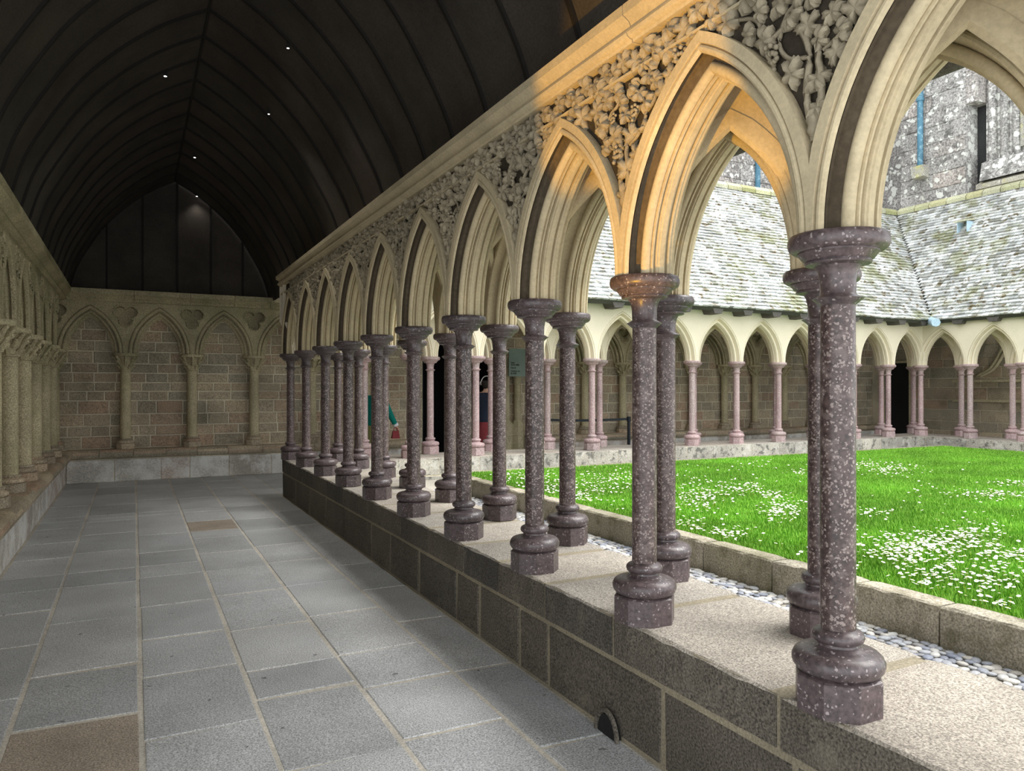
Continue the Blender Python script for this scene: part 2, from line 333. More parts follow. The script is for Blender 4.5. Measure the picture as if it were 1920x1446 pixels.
# (n outward, y): gallery side -> other side
P_OUT = [(.110,-.135),(.106,-.118),(.103,-.118)]+roll(.090,-.121,.015,0,-180)
P_HOLLOW = [(.077,-.115),(.082,-.108),(.112,-.104),(.118,-.085),(.112,-.064),(.080,-.056),(.058,-.052)]
P_CARVED = [(.150,-.09),(.150,-.135)]+P_OUT
P_MID = [(.058,-.052)]+roll(.036,-.058,.022,0,-190,8)+[(.020,-.046),(.008,-.046),(.008,-.038),(.028,-.036),(.030,-.026),(.006,-.022)]
P_INNER = [(.006,-.022),(.006,-.014),(.000,-.012),(.000,.012),(.006,.014),(.006,.022)]
P_BACK = [(.006,.022),(.030,.026),(.028,.036),(.008,.038),(.008,.046),(.020,.046)]+roll(.036,.062,.021,190,0,8)+[(.058,.056),(.080,.056),(.112,.064),(.118,.085),(.112,.104),(.082,.110)]+roll(.090,.121,.015,180,0)+[(.103,.118),(.106,.118),(.110,.135),(.150,.135)]
P_PLAIN_FRONT = [(.150,-.135)]+P_OUT
def spandrel_outline(hl, pl_, hr, pr, n, ztop, k=12, spring=SPR):
    out = []
    Rr, cr = pr; rho = Rr+n; za = sqrt(rho*rho-cr*cr); z0 = sqrt(max(0, rho*rho-(hr+cr)**2))
    right = []
    for i in range(k+1):
        z = z0+(za-z0)*i/k; right.append((min(hr, hr+cr-sqrt(max(0, rho*rho-z*z))), spring+z))
    Rl, cl = pl_; rho = Rl+n; za = sqrt(rho*rho-cl*cl); z0 = sqrt(max(0, rho*rho-(hl+cl)**2))
    left = []
    for i in range(k+1):
        z = z0+(za-z0)*i/k; left.append((max(-hl, -(hl+cl-sqrt(max(0, rho*rho-z*z)))), spring+z))
    return right+[(hr, ztop), (-hl, ztop)]+left[::-1]
def slab_poly(outline, y0, y1, hole=None, hole_y=None):
    mb = MB(); polys = [[Vector((x, 0, z)) for x, z in outline]]
    if hole: polys.append([Vector((x, 0, z)) for x, z in hole])
    flat = [p for q in polys for p in q]
    tris = tessellate_polygon([[Vector((p.x, p.z, 0)) for p in q] for q in polys])
    mb.add([(p.x, y0, p.z) for p in flat], tris)
    if y1 is not None and not hole: mb.add([(p.x, y1, p.z) for p in flat], tris)
    if hole:
        n = len(hole); mb.add([(x, y0, z) for x, z in hole]+[(x, hole_y, z) for x, z in hole], [(i, (i+1) % n, n+(i+1) % n, n+i) for i in range(n)])
        mb.add([(x, hole_y, z) for x, z in hole], [t for t in tessellate_polygon([[Vector((x, z, 0)) for x, z in hole]])])
    return mb
# --- leaves, grapes, stems
def leaf_mesh(seed, size=1.):
    r = random.Random(seed); rim = []; lobes = 5
    K = 40
    for k in range(K):
        a = 2*pi*k/K; lob = .58+.42*abs(cos((a-pi/2)*lobes/2))**.9*(1.15 if abs(a-pi/2) < .4 else 1)+.06*(-1)**k; lob *= r.uniform(.93, 1.07)
        if abs(a-1.5*pi) < .22: lob *= .5
        rim.append((a, .5*lob))
    vs = [(0, -.16, 0)]
    for fr, dy in ((.45, -.24), (.8, -.17), (1., -.06)):
        for k, (a, q) in enumerate(rim):
            wob = .045*cos((a-pi/2)*lobes)
            vs.append((q*fr*cos(a), dy-wob*(1 if fr < 1 else -.6), q*fr*sin(a)))
    vs += [(q*.7*cos(a), .15, q*.7*sin(a)) for a, q in rim]
    fs = [(0, 1+k, 1+(k+1) % K) for k in range(K)]
    for i in range(3): fs += [(1+i*K+k, 1+i*K+(k+1) % K, 1+(i+1)*K+(k+1) % K, 1+(i+1)*K+k) for k in range(K)]
    mb = MB(); mb.add(vs, fs); return mb
def grape_mb():
    mb = MB()
    for i in range(3):
        for k in range(6 if i < 2 else 4):
            a = 2*pi*k/6+i*.5; rr = .30-.06*i; z = .28-.28*i
            for cx, cy, cz, q in ((rr*cos(a), -.18-.12*abs(sin(a)) , z+.16*sin(a), .11),):
                mb.lathe([(0.001, cz-q), (q*.8, cz-q*.6), (q, cz), (q*.8, cz+q*.6), (.001, cz+q)], 6, c=(cx, cy), caps=False)
    return mb
LEAVES = [leaf_mesh(s) for s in range(5)]; LEAF_ME = [l.mesh('leaf', M['carving'], 60) for l in LEAVES]
GRAPE = grape_mb(); GRAPE_ME = GRAPE.mesh('grape_cluster', M['carving'], 60)
def carve(parent, outline_fn, hl, hr, seed, near):
    """vine foliage over the sunk field: leaves as parts on the near spandrels, joined on the far ones"""
    r = random.Random(seed); y = -.100; spots = []
    tries = 0
    while tries < 900:
        tries += 1; z = r.uniform(2.42, 3.0); s = r.uniform(-hl, hr); q = r.uniform(.075, .115)
        lim = outline_fn(z); 
        if not (-lim[0]+q*.42 < s < lim[1]-q*.42): continue
        if any((s-a)**2+(z-b)**2 < ((q+c)*.395)**2 for a, b, c in spots): continue
        spots.append((s, z, q))
    n = 13
    for k in range(n):
        spots.append((-hl+(hl+hr)*(k+.5)/n+r.uniform(-.006, .006), 3.045+.018*(-1)**k, r.uniform(.085, .105)))
    joined = MB()
    for k, (s, z, q) in enumerate(spots):
        g = r.random() < .13 and z < 3.; a = r.uniform(0, 2*pi); tilt = (r.uniform(-.5, .5), r.uniform(-.5, .5))
        src = GRAPE if g else LEAVES[k % 5]; me = GRAPE_ME if g else LEAF_ME[k % 5]; q2 = q*(.85 if g else 1.12)
        rot = Matrix.Rotation(tilt[0], 4, 'X') @ Matrix.Rotation(tilt[1], 4, 'Z') @ Matrix.Rotation(0 if g else a, 4, 'Y')
        if near:
            o = ob('grape_cluster' if g else 'leaf', me, parent, (s, y, z)); o.rotation_euler = rot.to_euler(); o.scale = (q2,)*3
        else:
            joined.add([(rot @ Vector(v))*q2+Vector((s, y, z)) for v in src.v], src.f)
    if not near: ob('foliage', joined.mesh('foliage', M['carving'], 60), parent, kind='stuff')
    # stems: a trunk that climbs and scrolls, a wavy frieze stem
    for side in (-1, 1):
        h = hl if side < 0 else hr
        pts = bezpts([(side*.005, y, 2.40), (side*.03, y-.01, 2.56), (side*.02, y-.01, 2.7), (side*.10, y, 2.82), (side*.2, y-.01, 2.80), (side*.26, y, 2.90), (side*.38, y, 2.95), (side*h*.93, y, 2.965)], 5)
        ob('stem', MB().tube(pts, [.014-.008*i/len(pts) for i in range(len(pts))], 6).mesh('stem', M['carving'], 60), parent)
        pts = bezpts([(side*.03, y, 2.68), (side*.10, y-.01, 2.70), (side*.15, y-.005, 2.77), (side*.12, y, 2.86), (side*.05, y-.01, 2.88), (side*.03, y, 2.95)], 5)
        ob('stem', MB().tube(pts, .008, 6).mesh('stem', M['carving'], 60), parent)
    pts = [( -hl+(hl+hr)*k/40, y, 3.045+.03*sin(k*2*pi/6.15)) for k in range(41)]
    ob('stem', MB().tube(pts, .008, 5).mesh('stem', M['carving'], 60), parent)
    # small crouching carved beast / boss at the tip
    ob('boss', MB().lathe([(.001,2.405),(.018,2.412),(.030,2.43),(.026,2.45),(.034,2.468),(.022,2.49),(.001,2.50)], 10, c=(0, y)).mesh('boss', M['carving'], 60), parent)
def pos_fn(hl, pl_, hr, pr, n):
    def fn(z):
        z -= SPR
        def one(h, p):
            rho = p[0]+n
            return h if z*z >= rho*rho-p[1]**2 else h+p[1]-sqrt(rho*rho-z*z)
        return one(hl, pl_), one(hr, pr)
    return fn
GAPN = .006
def arcade(pos, mk, label_arch, label_sp, carved, mat_, nseg=16, plain_sp=True, grp=''):
    """pos: positions along the row; mk(s) -> (loc, rz) with local x = increasing position order"""
    hs = [(b-a)/2 for a, b in zip(pos[:-1], pos[1:])]
    for i, (a, b) in enumerate(zip(pos[:-1], pos[1:])):
        half = (b-a)/2; loc, rz = mk((a+b)/2)
        t = thing('pointed_arch', label_arch(i), 'arch', loc, rz, grp+' arches')
        if carved:
            for nm, pf in (('outer_order', P_CARVED), ('middle_order', P_MID), ('inner_order', P_INNER), ('back_order', P_BACK)):
                ob(nm, sweep_arch(half, pf, nseg).mesh(nm, M[mat_], 30), t)
        else:
            ob('front_order', sweep_arch(half, P_PLAIN_FRONT+P_MID, nseg).mesh('front_order', M[mat_], 30), t)
            ob('inner_order', sweep_arch(half, P_INNER, nseg).mesh('inner_order', M[mat_], 30), t)
            ob('back_order', sweep_arch(half, P_BACK, nseg).mesh('back_order', M[mat_], 30), t)
        if carved: ob('dark_hollow', sweep_arch(half, P_HOLLOW, nseg).mesh('dark_hollow', M['dark_stone'], 30), t)
        else: ob('hollow', sweep_arch(half, P_HOLLOW, nseg).mesh('hollow', M[mat_], 30), t)
    for i, p in enumerate(pos):
        hl = hs[i-1] if i > 0 else .02; hr = hs[i] if i < len(hs) else .02
        if i == 0: hl = .135
        if i == len(hs): hr = .135
        pl_ = arch_par(hs[i-1]) if i > 0 else arch_par(.52); pr = arch_par(hs[i]) if i < len(hs) else arch_par(.52)
        loc, rz = mk(p); t = thing('carved_spandrel' if carved else 'spandrel', label_sp(i), 'spandrel', loc, rz, grp+' spandrels')
        def ol(n):
            o_ = spandrel_outline(hl if i else .52, pl_, hr if i < len(hs) else .52, pr, n, 3.13)
            return [(max(-hl, min(hr, x)), z) for x, z in o_]
        o2 = ol(.12)
        if carved:
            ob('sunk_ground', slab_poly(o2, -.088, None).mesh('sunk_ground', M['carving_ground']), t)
            ob('back_face', slab_poly(o2, .132, None).mesh('back_face', M[mat_]), t)
            ob('string_fillet', MB().box(-hl, hr, -.125, -.08, 2.978, 2.990).mesh('string_fillet', M[mat_]), t)
            if 0 < i < len(hs):
                carve(t, pos_fn(hl, pl_, hr, pr, .15), hl, hr, i+20, 1 <= i <= 5)
        else:
            ob('wall_face', slab_poly(o2, -.133, .133).mesh('wall_face', M[mat_]), t)
mkF = lambda s: ((XF, s, 0), pi/2)      # local x = +Y, local y = -X  -> gallery side (-X) is +y: flip below
# carved side must be local -y = world -X  => rz = -pi/2 with local x = -Y: feed positions negated
nYF = [-y for y in YF][::-1]; nYR = [-y for y in YR][::-1]
NF = len(YF); NR = len(YR)
arcade(nYF, lambda s: ((XF, -s, 0), -pi/2),
   lambda i: ('moulded limestone arch at the top right corner of the photo, before the first gallery-edge column' if i == NF-2 else f'moulded limestone arch between gallery-edge columns {ORD[NF-3-i]} and {ORD[NF-2-i]} from the camera'),
   lambda i: ('vine-carved spandrel above the end of the arcade nearest the camera' if i == NF-1 else f'vine-carved spandrel and frieze above the {ORD[NF-2-i]} gallery-edge column from the camera'), True, 'limestone', 20, grp='gallery edge')
arcade(nYR, lambda s: ((XR, -s, 0), pi/2) if False else ((XR, -s, 0), -pi/2),
   lambda i: ('plain limestone arch on the lawn side, at the right edge of the photo' if i == NR-2 else f'plain limestone arch on the lawn side between lawn-edge columns {ORD[NR-3-i]} and {ORD[NR-2-i]} from the camera'),
   lambda i: ('plain spandrel on the lawn side at the arcade end nearest the camera' if i == NR-1 else f'plain limestone spandrel above the {ORD[NR-2-i]} lawn-edge column from the camera'), False, 'limestone', 16, grp='lawn edge')
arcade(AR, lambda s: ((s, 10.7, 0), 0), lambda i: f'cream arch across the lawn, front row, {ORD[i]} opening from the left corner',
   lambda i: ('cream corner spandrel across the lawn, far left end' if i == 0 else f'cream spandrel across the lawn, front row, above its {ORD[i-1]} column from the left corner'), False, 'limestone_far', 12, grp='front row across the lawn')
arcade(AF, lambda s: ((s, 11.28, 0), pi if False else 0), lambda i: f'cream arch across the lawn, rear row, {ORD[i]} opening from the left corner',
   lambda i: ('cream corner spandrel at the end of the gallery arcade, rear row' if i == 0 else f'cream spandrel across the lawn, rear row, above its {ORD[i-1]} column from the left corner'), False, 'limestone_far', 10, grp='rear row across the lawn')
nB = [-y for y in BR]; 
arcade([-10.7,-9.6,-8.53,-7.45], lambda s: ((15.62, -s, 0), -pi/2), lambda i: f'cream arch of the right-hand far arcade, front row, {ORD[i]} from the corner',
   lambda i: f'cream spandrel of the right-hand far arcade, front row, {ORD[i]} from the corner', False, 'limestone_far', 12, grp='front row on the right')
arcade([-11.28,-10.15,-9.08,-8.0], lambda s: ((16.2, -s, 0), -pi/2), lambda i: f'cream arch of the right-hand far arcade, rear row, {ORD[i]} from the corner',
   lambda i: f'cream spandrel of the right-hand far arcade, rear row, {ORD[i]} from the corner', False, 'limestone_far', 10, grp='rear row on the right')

# diagonal ribs and webs between the two rows
def cross_rib(p, q, mb, rise=.66, r=.036, fin=True):
    p = Vector((*p, 0)); q = Vector((*q, 0)); L_ = (q-p).length; d = (q-p)/L_; nrm = Vector((-d.y, d.x, 0))
    h = L_/2-.03; R = (h*h+rise*rise)/(2*h); c = R-h; n = 12; crv = []
    for side in (0, 1):
        seq = []
        for t in range(n+1):
            th = t/n*acos(c/R); s = c-R*cos(th); seq.append((s if side == 0 else -s, R*sin(th)))
        crv += seq if side == 0 else seq[::-1][1:]
    mid = (p+q)/2; prof = [(-.030,.06),(-.034,.02),(-.026,-.012),(0,-.026),(.026,-.012),(.034,.02),(.030,.06)]
    k = len(prof); vs = []; N = len(crv)
    for i, (s, z) in enumerate(crv):
        a = crv[max(0, i-1)]; b = crv[min(N-1, i+1)]; tx, tz = b[0]-a[0], b[1]-a[1]; l = sqrt(tx*tx+tz*tz); nx, nz = -tz/l, tx/l
        for w_, o_ in prof:
            vs.append(mid+d*(s+nx*o_)+nrm*w_+Vector((0, 0, SPR+z+nz*o_)))
        vs[-k] = vs[-k]; 
    mb.add(vs, [(i*k+j, i*k+j+1, (i+1)*k+j+1, (i+1)*k+j) for i in range(N-1) for j in range(k-1)])
    web = []
    for s, z in crv: web += [mid+d*s+Vector((0, 0, SPR+z+.03)), mid+d*s+Vector((0, 0, 3.06))]
    for off in (-.024, .024):
        mb.add([v+nrm*off for v in web], [(2*i, 2*i+1, 2*i+3, 2*i+2) for i in range(N-1)])
def ribs_between(front, rear, P, Q, label, mt, mk):
    for i, a in enumerate(front):
        for b in rear:
            if abs(a-b) < .8:
                mb = MB(); cross_rib(P(a), Q(b), mb)
                mk(i, mb.mesh('cross_rib', M[mt], 35))
rib_parent = struct('vault_near', MB().box(2.07, 2.76, .2, 11.41, 2.98, 3.13).mesh('vault_near', M['limestone']))
ribs_between(YF, YR, lambda a: (XF, a), lambda b: (XR, b), '', 'limestone', lambda i, me: ob('cross_rib', me, rib_parent))
rib_far = struct('vault_far', MB().box(2.76, 16.3, 10.6, 11.41, 2.96, 3.13).box(15.55, 16.3, 7.4, 10.6, 2.96, 3.13).mesh('vault_far', M['limestone_far']))
ribs_between(AF, AR, lambda a: (a, 11.28), lambda b: (b, 10.7), '', 'limestone_far', lambda i, me: ob('cross_rib', me, rib_far))
ribs_between(BF[:4], BR[:4], lambda a: (16.2, a), lambda b: (15.62, b), '', 'limestone_far', lambda i, me: ob('cross_rib', me, rib_far))

# cornices, one moulded stone at a time
def cornice(parent, xs, prof, m, name='cornice_stone'):
    for a, b in zip(xs[:-1], xs[1:]):
        g = .003; k = len(prof)
        vs = [(a+g, y, z) for y, z in prof]+[(b-g, y, z) for y, z in prof]
        mb = MB(); mb.add(vs, [(i, (i+1) % k, k+(i+1) % k, k+i) for i in range(k)]+[tuple(range(k)), tuple(range(k, 2*k))[::-1]])
        ob(name, mb.mesh(name, M[m], 30), parent)
P_CORN = [(.2,3.10),(-.135,3.10),(-.138,3.112)]+[(y, z) for y, z in [(-.150,3.114),(-.163,3.122),(-.168,3.135),(-.163,3.148),(-.150,3.156)]]+[(-.146,3.168),(-.155,3.185),(-.178,3.20),(-.188,3.205),(-.190,3.248),(.2,3.25)]
t1 = struct('trim_1', None, (XF, 0, 0), -pi/2)
cornice(t1, rng_list(-11.42, .2, .7, 1.2), P_CORN, 'limestone')
for nm, loc, rz, a, b, pr in (('trim_2', (0, 14.46, 0), 0, -1.0, 16, 0), ('trim_3', (-1.04, 0, 0), pi/2, -.2, 14.5, 1)):
    tr = struct(nm, None, loc, rz)
    cornice(tr, rng_list(a, b, .6, 1.1), [(.4,3.07),(-.0,3.07),(-.03,3.085),(-.045,3.11),(-.04,3.135),(-.055,3.15),(-.10,3.185),(-.118,3.19),(-.12,3.275),(.4,3.28)], 'carved_granite')

# ---------------------------------------------------------------- blind arcades with trefoils, benches, masonry
BSPR = 2.2; BH = .53
def bpar():
    w_ = .325; R = (w_*w_+.62*.62)/(2*w_); return R, R-w_
P_BLIND = [(.175,0),(.166,0),(.163,.02)]+roll(.133,.018,.028,10,-190,6)+[(.108,.035),(.140,.055),(.148,.075),(.130,.092),(.100,.082)]+roll(.070,.082,.027,0,-190,6)+[(.046,.10),(.075,.118),(.07,.145),(.03,.145),(.0,.15),(.0,.21)]
BA_ME = sweep_arch(BH, P_BLIND, 14, BSPR, bpar()).mesh('arch_moulding', M['carved_granite'], 30)
def trefoil(cx, cz, r=.092, d=.098, up=1):
    pts = []
    for L_ in range(3):
        a0 = radians(-90+120*L_); cxx, czz = cx+d*cos(a0), cz+d*sin(a0)
        for k in range(9):
            a = a0+radians(-125+250*k/8); pts.append((cxx+r*cos(a), czz+r*sin(a)))
    return pts
bo = spandrel_outline(BH, bpar(), BH, bpar(), .17, 3.09, 12, BSPR)
SP_T = slab_poly(bo, 0, None, trefoil(0, 2.86), .15).mesh('spandrel_panel', M['carved_granite'])
SP_P = slab_poly(bo, 0, None).mesh('spandrel_panel', M['carved_granite'])
RIM = MB().tube([(x, -.004, z) for x, z in trefoil(0, 2.86, .108, .098)], .013, 5, closed=True).mesh('trefoil_rim', M['carved_granite'], 60)
B_PL = MB().lathe([(.155,0),(.155,.085),(.148,.092)], 8, rot=S8).mesh('plinth', M['wall_granite'])
B_BS = MB().lathe([(.135,.09)]+arc(.115,.115,.024,-80,80)+[(.105,.145),(.10,.15)]+arc(.098,.165,.013,-80,80)+[(.086,.18)], 18).mesh('base_moulding', M['wall_granite'], 40)
B_SH = MB().lathe([(.086,.175),(.083,1.37)], 18).mesh('shaft', M['carved_granite'], 40)
B_BELL = MB().lathe([(.083,1.355),(.098,1.362),(.098,1.378),(.088,1.385),(.09,1.45),(.12,1.54),(.15,1.585),(.185,1.59),(.195,1.60),(.195,1.635),(.185,1.645)], 18).mesh('capital', M['carved_granite'], 35)
mb = MB()
for ring, (zz, rr, n, q) in enumerate(((1.42, .10, 6, .055), (1.50, .125, 6, .06), (1.565, .165, 8, .05))):
    for k in range(n):
        a = 2*pi*(k+.5*ring)/n
        pts = bezpts([((rr-.03)*cos(a), (rr-.03)*sin(a), zz-.05), (rr*cos(a), rr*sin(a), zz-.01), ((rr+.03)*cos(a), (rr+.03)*sin(a), zz+.018), ((rr+.035)*cos(a), (rr+.035)*sin(a), zz-.008)], 3)
        mb.tube(pts, [q*.35, q*.42, q*.42, q*.4, q*.38, q*.36, q*.36, q*.34, q*.3, q*.2], 5)
B_LV = mb.mesh('crocket_leaves', M['carved_granite'], 60)
def blind_arcade(name, loc, rz, cols, segs, bench, lab, grp, leafy=True, trefoils=True, budget=None, z_top=3.09):
    """local x along the wall, local -y toward the gallery; face plane y=0, recess y=.2"""
    root = struct(name, None, loc, rz)
    mb = MB()
    for a, b in segs: mb.box(a, b, .20, .5, 0, 3.4)
    ob('wall_core', mb.mesh('wall_core', M['mortar']), root)
    for si, (a, b) in enumerate(segs):
        stone_field(root, a, b, .56, 3.09, .200, .15, .24, .26, .58, gap=.022, t=.011, budget=budget, seed=hash(name) % 7+si*3 if False else len(name)+si*3)
    for i, x in enumerate(cols):
        t = thing('wall_column', lab(i), 'column', None or (0,0,0), 0, grp)
        Mx = Matrix.Translation(loc) @ Matrix.Rotation(rz, 4, 'Z') @ Matrix.Translation((x, .075, .555))
        t.location = Mx.translation; t.rotation_euler = (0, 0, rz)
        for n_, me in (('plinth', B_PL), ('base_moulding', B_BS), ('shaft', B_SH), ('capital', B_BELL), ('crocket_leaves', B_LV)): ob(n_, me, t)
        ob('spandrel_panel', SP_T if trefoils else SP_P, root, (x, 0, 0))
        if trefoils: ob('trefoil_rim', RIM, root, (x, 0, 0))
    for a, b in zip(cols[:-1], cols[1:]):
        if b-a < 1.2: ob('arch_moulding', BA_ME, root, ((a+b)/2, 0, 0))
    for a, b in bench:
        ob('bench_core', MB().box(a, b, -.02, .25, 0, .53).mesh('bench_core', M['mortar']), root)
        xs = rng_list(a, b, .34, .62)
        pr = [(.2,.556),(-.04,.553)]+[(-.075+.075*sin(radians(-t)), .478+.075*cos(radians(t))) for t in range(0, 181, 30)]+[(-.03,.40),(.0,.395),(.2,.39)]
        cornice(root, xs, pr, 'wall_granite', 'bench_stone')
        course(root, rng_list(a, b, .45, .95), .0, .385, -.0, .035, 'base_plaster', 'base_stone', gap=.01)
    return root
EC = [-1.18+1.06*k for k in range(6)]; EC2 = [8.2+1.05*k for k in range(9)]
we = blind_arcade('wall_end', (0, 14.46, 0), 0, EC+EC2, [(-1.3, 5.35), (7.15, 19.4)], [(-1.0, 5.0), (7.75, 19.2)],
   lambda i: (f'attached granite column with leafy capital on the gallery end wall, {ORD[i]} from the left corner' if i < 6 else f'attached granite column on the shaded wall across the lawn, {ORD[i-6]} right of the doorway'), 'end wall columns', budget=[290])
LC = [14.46-.10-1.08*k for k in range(1, 9)][::-1]
wl = blind_arcade('wall_left', (-1.04, 0, 0), pi/2, LC, [(2., 14.66)], [(4., 14.46)],
   lambda i: f'attached granite column with leafy capital on the left wall, {ORD[len(LC)-1-i]} from the far corner', 'left wall columns', trefoils=True, budget=[60])
wb = struct('wall_back', MB().box(-14.7, -3, .0, .4, 0, 6).mesh('wall_back', M['mortar']), (19.2, 0, 0), -pi/2)
stone_field(wb, -14.4, -6.5, 0, 3.2, .005, .2, .36, .4, .8, t=.02, seed=5)
struct('wall_end_upper', MB().box(5.3, 7.2, 14.66, 14.96, 2.75, 3.4).mesh('wall_end_upper', M['wall_granite']))
# doorway in the end wall and a dark room behind it
struct('door_1', MB().box(5.35, 5.37, 14.66, 17.2, 0, 2.75).box(7.13, 7.15, 14.66, 17.2, 0, 2.75).box(5.35, 7.15, 17.2, 17.22, 0, 2.75).box(5.35, 7.15, 14.66, 17.2, 2.75, 2.77).box(5.35, 7.15, 14.6, 17.2, -.02, .01).mesh('door_1', M['void']))
for k, x in enumerate((7.22, 7.50)):
    t = thing('jamb_shaft', f'grey granite shaft of the doorway across the lawn, {("inner", "outer")[k]} one right of the opening', 'column', (x, 14.52, 0), 0, 'doorway shafts')
    ob('pedestal', MB().lathe([(.16,0),(.16,.28),(.15,.29),(.15,.56),(.16,.57),(.16,.80),(.12,.86),(.09,.90)], 8, rot=S8).mesh('pedestal', M['carved_granite']), t)
    ob('shaft', MB().lathe([(.075,.9),(.075,2.05)], 14).mesh('shaft', M['carved_granite'], 40), t)
    ob('capital', MB().lathe([(.075,2.05),(.09,2.07),(.08,2.09),(.13,2.22),(.15,2.25),(.15,2.3)], 14).mesh('capital', M['carved_granite'], 40), t)
t = thing('dark_door_leaf', 'tall dark door leaf at the far end of the right-hand back wall, near the corner', 'door', (19.14, 14.2, 0), -pi/2)
ob('leaf_panel', MB().box(0, .75, 0, .06, 0, 2.3).mesh('leaf_panel', M['void']), t)
ob('frame', MB().box(-.06, 0, -.02, .06, 0, 2.36).box(.75, .81, -.02, .06, 0, 2.36).box(0, .75, -.02, .06, 2.3, 2.36).mesh('frame', M['carved_granite']), t)
# moulded wash-place relief on the right back wall
t = thing('wall_relief', 'worn arched relief moulding on the dark wall at the right edge', 'relief', (19.17, 10.6, 0), -pi/2)
for s in (-1, 1):
    for q in (0, .1):
        ob('rib_moulding', MB().tube(bezpts([(s*(.15+q), -.03, 2.9), (s*(.3+q), -.05, 2.5), (s*(.55+q), -.05, 2.1), (s*(.9+q), -.03, 1.9)], 6), .04, 6).mesh('rib_moulding', M['carved_granite'], 60), t)
for z in (1.75, 1.25):
    ob('ledge', MB().box(-1.6, 1.6, -.1, 0, z, z+.06).mesh('ledge', M['carved_granite']), t)

# ---------------------------------------------------------------- wooden ceiling
VP = [(0,0),(.12,.42),(.3,.78),(.55,1.18),(.85,1.52),(1.15,1.78),(1.4,1.95),(1.65,2.09)]
vp = [(p.x, p.y) for p in bezpts([(a, b, 0) for a, b in VP], 4)]
XRDG = .66; ZF = 3.22
def vault_pt(s, side, off=0): return (XRDG+side*(1.65-s[0]-off*0), s[1]+ZF)
ceil = struct('ceiling', None)
def offs(side, d):
    """profile points pushed toward the room by d"""
    out = []
    for i, p in enumerate(vp):
        a = vp[max(0, i-1)]; b = vp[min(len(vp)-1, i+1)]; tx, tz = b[0]-a[0], b[1]-a[1]; l = sqrt(tx*tx+tz*tz)
        out.append((XRDG+side*(1.65-(p[0]+tz/l*d)), ZF+p[1]-tx/l*d))
    return out
RY = [14.60-.615*k for k in range(27)]
for i, y in enumerate(RY[:-1]):
    y1 = RY[i+1]
    for side in (-1, 1):
        A = offs(side, 0); B = offs(side, -.03); n = len(A); g = .006
        vs = [(x, y-g, z) for x, z in A]+[(x, y1+g, z) for x, z in A]+[(x, y-g, z) for x, z in B]+[(x, y1+g, z) for x, z in B]
        fs = [(k, k+1, n+k+1, n+k) for k in range(n-1)]+[(2*n+k, 2*n+k+1, 3*n+k+1, 3*n+k) for k in range(n-1)]
        mb = MB(); mb.add(vs, fs); ob('panel', mb.mesh('panel', M['dark_wood'], 40), ceil)
for i, y in enumerate(RY):
    for side in (-1, 1):
        A = offs(side, .022); B = offs(side, -.02); n = len(A); h = .016
        vs = [(x, y-h, z) for x, z in A]+[(x, y+h, z) for x, z in A]+[(x, y-h, z) for x, z in B]+[(x, y+h, z) for x, z in B]
        fs = [(k, k+1, n+k+1, n+k) for k in range(n-1)]+[(2*n+k, 2*n+k+1, k+1, k) for k in range(n-1)]+[(3*n+k, 3*n+k+1, n+k+1, n+k) for k in range(n-1)]
        mb = MB(); mb.add(vs, fs); ob('rib', mb.mesh('rib', M['rib_wood'], 40), ceil)
ob('ridge_batten', MB().box(XRDG-.012, XRDG+.012, -1.4, 14.6, ZF+2.065, ZF+2.10).mesh('ridge_batten', M['rib_wood']), ceil)
# gable boards
gab = struct('wall_gable', None)
gx = [-1.0,-.95,-.41,.145,.70,1.26,1.81,2.30,2.33]
def vz(x):
    s = 1.65-abs(x-XRDG)
    if s <= 0: return ZF
    for (a, b), (c, d) in zip(vp[:-1], vp[1:]):
        if a <= s <= c: return ZF+b+(d-b)*(s-a)/(c-a+1e-9)
    return ZF+2.09
for a, b in zip(gx[:-1], gx[1:]):
    xs = [a+.004+(b-a-.008)*k/6 for k in range(7)]
    vs = [(x, 14.63, ZF) for x in xs]+[(x, 14.63, vz(x)) for x in xs]
    mb = MB(); mb.add(vs, [(k, k+1, k+8, k+7) for k in range(6)]); ob('board_panel', mb.mesh('board_panel', M['dark_wood']), gab)
for x in gx[1:-1]: ob('batten', MB().box(x-.017, x+.017, 14.595, 14.63, ZF, vz(x)).mesh('batten', M['rib_wood']), gab)
ob('backing', MB().box(-1.2, 2.5, 14.66, 14.75, 3.2, 5.6).mesh('backing', M['void']), gab)
# ceilings of the far galleries (same section)
def far_vault(name, loc, rz, L0, L1):
    mb = MB()
    pr = [(-1.65+p[0], ZF+p[1]) for p in vp]+[(1.65-p[0], ZF+p[1]) for p in vp[::-1][1:]]; n = len(pr)
    mb.add([(L0, y, z) for y, z in pr]+[(L1, y, z) for y, z in pr], [(k, k+1, n+k+1, n+k) for k in range(n-1)])
    struct(name, mb.mesh(name, M['dark_wood'], 40), loc, rz)
far_vault('ceiling_far', (0, 12.95, 0), 0, 2.33, 19.3); far_vault('ceiling_side', (17.75, 0, 0), -pi/2, -12.9, -5)
